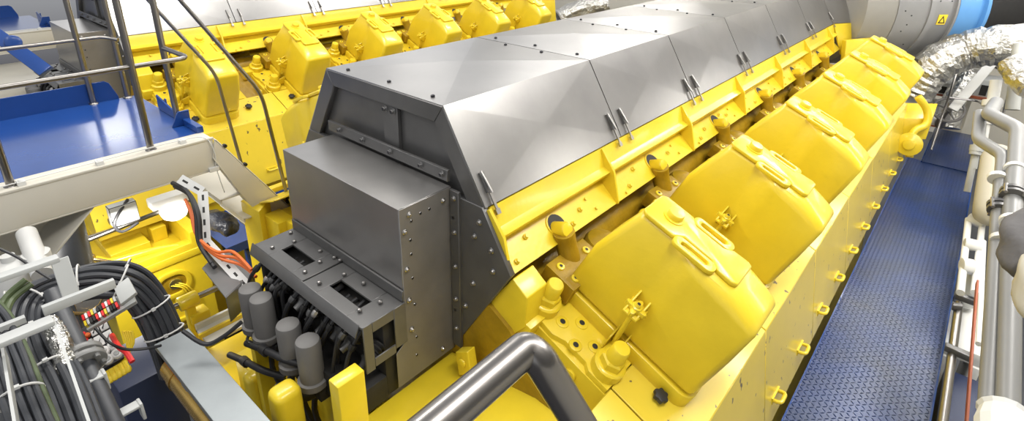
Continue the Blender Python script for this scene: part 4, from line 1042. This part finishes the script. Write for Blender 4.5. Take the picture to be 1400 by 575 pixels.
# rod with yellow clamp and white channel
rd = thing('linkage_rod', 'polished linkage rod with a yellow clamp block, left of the folded plates', 'rod', tuple(dep(240, 425, 3.1)))
a_ = onx(228, 424, -3.55); c_ = onx(312, 386, -3.55)
b = MB(); b.cyl(a_, c_, .020, n=14); b.build('rod', TUBE, rd)
p = a_ + (c_-a_)*.33; b = MB(); b.cyl(p - V((0, .06, 0)), p + V((0, .06, 0)), .05, n=16); b.box(p.x-.03, p.x+.03, p.y-.03, p.y+.03, p.z-.45, p.z); b.box(p.x-.05, p.x+.05, p.y-.02, p.y+.10, p.z-.17, p.z-.10); b.build('clamp_block', YEL, rd, bevel=.01)
b = MB(); q = V((-3.45, 0, a_.z)); b.box(-3.50, -3.30, a_.y+.12, c_.y+.2, a_.z-.22, a_.z-.20, WHITE); b.box(-3.50, -3.48, a_.y+.12, c_.y+.2, a_.z-.22, a_.z-.16, WHITE)
for dx in (-.46+.36, .02): pass
b.box(-3.40, -3.38, a_.y+.1, c_.y+.2, a_.z-.2, a_.z-.17, YEL); b.build('white_channel', None, rd)
b = MB(); b.box(-3.5, -2.75, .55, 1.42, -2.86, -2.80); b.box(-3.2, -2.9, .6, .9, -2.8, -2.68); b.build('bed_plate', YEL, eng, bevel=.01)
# bulkhead lamp under the platform, with its conduit
lf = thing('lamp_fitting', 'white lamp fitting with rounded shade below the near platform', 'lamp', tuple(dep(232, 300, 3.75)))
a_ = onx(204, 283, -4.6); b = MB(); b.box(a_.x-.05, a_.x+.07, a_.y, a_.y+.28, a_.z-.02, a_.z+.06); b.build('housing', WHITE, lf, bevel=.012)
b = MB(); b.lathe((a_.x+.04, a_.y+.15, a_.z-.02), (0, 0, -1), [(.10, 0), (.10, .06), (.085, .10), (.05, .125), (.01, .13)], 20); b.build('shade', LAMPM, lf)
b = MB(); b.tube([onx(120, 328, -4.62), onx(262, 272, -4.62)], .018, 10); b.build('conduit', TUBE, lf)
b = MB(); b.box(a_.x-.05, a_.x+.03, a_.y-.26, a_.y-.08, a_.z-.06, a_.z+.10); b.tube(smooth_path([(a_.x, a_.y-.12, a_.z+.12), (a_.x+.06, a_.y-.25, a_.z), (a_.x+.05, a_.y-.22, a_.z-.10), (a_.x+.03, a_.y-.1, a_.z-.08)], 5), .012, 8, RUBBER); b.build('junction_box', LGREY, lf, bevel=.008)
# sack on the lower walkway
blob('black_sack', 'crumpled black plastic sack lying on the blue floor below the stair', 'sack', [dep(283, 296, 4.62), dep(296, 300, 4.6), dep(310, 308, 4.55), dep(318, 314, 4.5)], .085, BAGM)
# blue bar behind the platform rail
b = MB(); a_, c_ = dep(-8, 45, 4.6), dep(64, 98, 4.5); d_ = c_-a_; w_ = d_.cross(a_).normalized()*.055; b.obox((a_+c_)/2, d_/2, w_, d_.cross(w_).normalized()*.02)
b.lathe(dep(18, 58, 4.55), -ray(18, 58), [(.06, -.02), (.06, .03), (.03, .035)], 16)
tag(b.build('blue_bar', BLUE, bevel=.006), 'blue painted bar slanting down behind the guard rail at the top left', 'bar')
for (q0, q1) in (((46, -4), (75, 28)), ((64, 15), (18, 53))):
    b = MB(); b.cyl(dep(*q0, 6.6), dep(*q1, 6.4), .024, n=10); b.build('rail', TUBE, p2)
b = MB(); b.box(-8.6, -7.5, .5, 1.2, -1.95, -1.72); tag(b.build('beige_duct', BEIGE, bevel=.02), 'beige duct behind the slotted shelf of the second engine, top left', 'duct')
# ================================================================== LIGHT, CAMERA
def area(name, loc, size, energy, target=None, col=(1, .97, .92), rot=None):
    l = bpy.data.lights.new(name, 'AREA'); l.shape = 'RECTANGLE'; l.size, l.size_y = size; l.energy = energy; l.color = col
    o = bpy.data.objects.new(name, l); COL.objects.link(o); o.location = loc
    if target is not None: o.rotation_euler = (V(target) - V(loc)).to_track_quat('-Z', 'Y').to_euler()
    elif rot: o.rotation_euler = rot
    return o
for loc, size, e in (((-10.2, 8.4, 2.4), (2.4, .9), 40), ((-9.2, 12.2, 2.4), (2.4, 1.0), 35), ((-15.7, 3.4, 2.4), (1.6, 1.0), 60),
                     ((.5, 1.2, 2.3), (.5, 2.4), 130), ((1.0, 4.6, 2.3), (.6, 2.6), 170), ((.2, 8.6, 2.3), (.6, 2.6), 130),
                     ((-4.4, 2.6, 2.4), (.6, 2.4), 130), ((-4.4, 6.6, 2.4), (.6, 2.4), 130), ((-4.4, .0, 2.2), (.6, 2.4), 80)):
    area('ceiling_and_fill_lamp', loc, size, e)
area('side_fill_light', (1.35, 4.4, -1.0), (.3, 2.4), 40, (-.2, 4.6, -2.8))  # added, unseen side lights for the glare on the side panels
area('side_fill_light', (1.35, 7.2, -1.0), (.3, 2.4), 35, (-.2, 7.2, -2.8))
area('side_fill_light', (1.2, 9.0, -.4), (.3, 1.6), 20, (.3, 8.6, -2.6))
area('ceiling_and_fill_lamp', (-1.6, -1.6, 2.3), (2.4, .6), 35, (-1.6, 1.5, -1))  # added fill from behind the eye, brightens the front faces of the covers
area('ceiling_and_fill_lamp', (.4, 12.9, 2.2), (1.0, .5), 60)
for loc in ((-6.5, 12.6, 2.3), (-1.5, 12.6, 2.3)): area('ceiling_and_fill_lamp', loc, (2.4, .5), 150)  # added lamps that wash the back wall, mirrored by the hood top
area('fitting_and_fill_lamp', (-4.35, .75, -2.10), (.15, .25), 22)
area('fitting_and_fill_lamp', (-4.3, .35, -1.62), (.15, .5), 9, (-4.8, .7, -3))  # added fill below the platform, not part of the lamp fitting
W = bpy.data.worlds.new('world'); bpy.context.scene.world = W; W.use_nodes = True
N = W.node_tree.nodes; L = W.node_tree.links; bg = N['Background']
tc = N.new('ShaderNodeTexCoord'); sp = N.new('ShaderNodeSeparateXYZ'); L.new(tc.outputs['Generated'], sp.inputs[0])
cr = N.new('ShaderNodeValToRGB'); mr = N.new('ShaderNodeMapRange'); mr.inputs['From Min'].default_value = -1; mr.inputs['From Max'].default_value = 1
L.new(sp.outputs[2], mr.inputs['Value']); L.new(mr.outputs['Result'], cr.inputs['Fac'])
e = cr.color_ramp.elements; e[0].position = .40; e[0].color = (.12, .12, .13, 1); e[1].position = .56; e[1].color = (.78, .80, .83, 1)
q = e.new(.85); q.color = (.45, .46, .48, 1)
L.new(cr.outputs['Color'], bg.inputs[0]); bg.inputs[1].default_value = 1.0

# lift everything so that the lower floor lies at zero
for o in bpy.data.objects:
    if o.parent is None: o.location.z += UP

cam = bpy.data.cameras.new('camera'); co = bpy.data.objects.new('camera', cam); COL.objects.link(co)
cam.sensor_fit = 'HORIZONTAL'; cam.sensor_width = 36; cam.lens = 36 * F / 1400
cam.shift_x = (700 - PX) / 1400; cam.shift_y = -(287.5 - PY) / 1400
r = RC.transposed()
rx, dn, fw = r.col[0], r.col[1], r.col[2]
m = Matrix((( rx.x, -dn.x, -fw.x, 0), (rx.y, -dn.y, -fw.y, 0), (rx.z, -dn.z, -fw.z, UP), (0, 0, 0, 1)))
co.matrix_world = m; cam.clip_start = .02; cam.clip_end = 100
S = bpy.context.scene; S.camera = co
S.view_settings.view_transform = 'Standard'; S.view_settings.look = 'None'; S.view_settings.gamma = 1; S.view_settings.use_curve_mapping = False
S.view_settings.exposure = 0.05
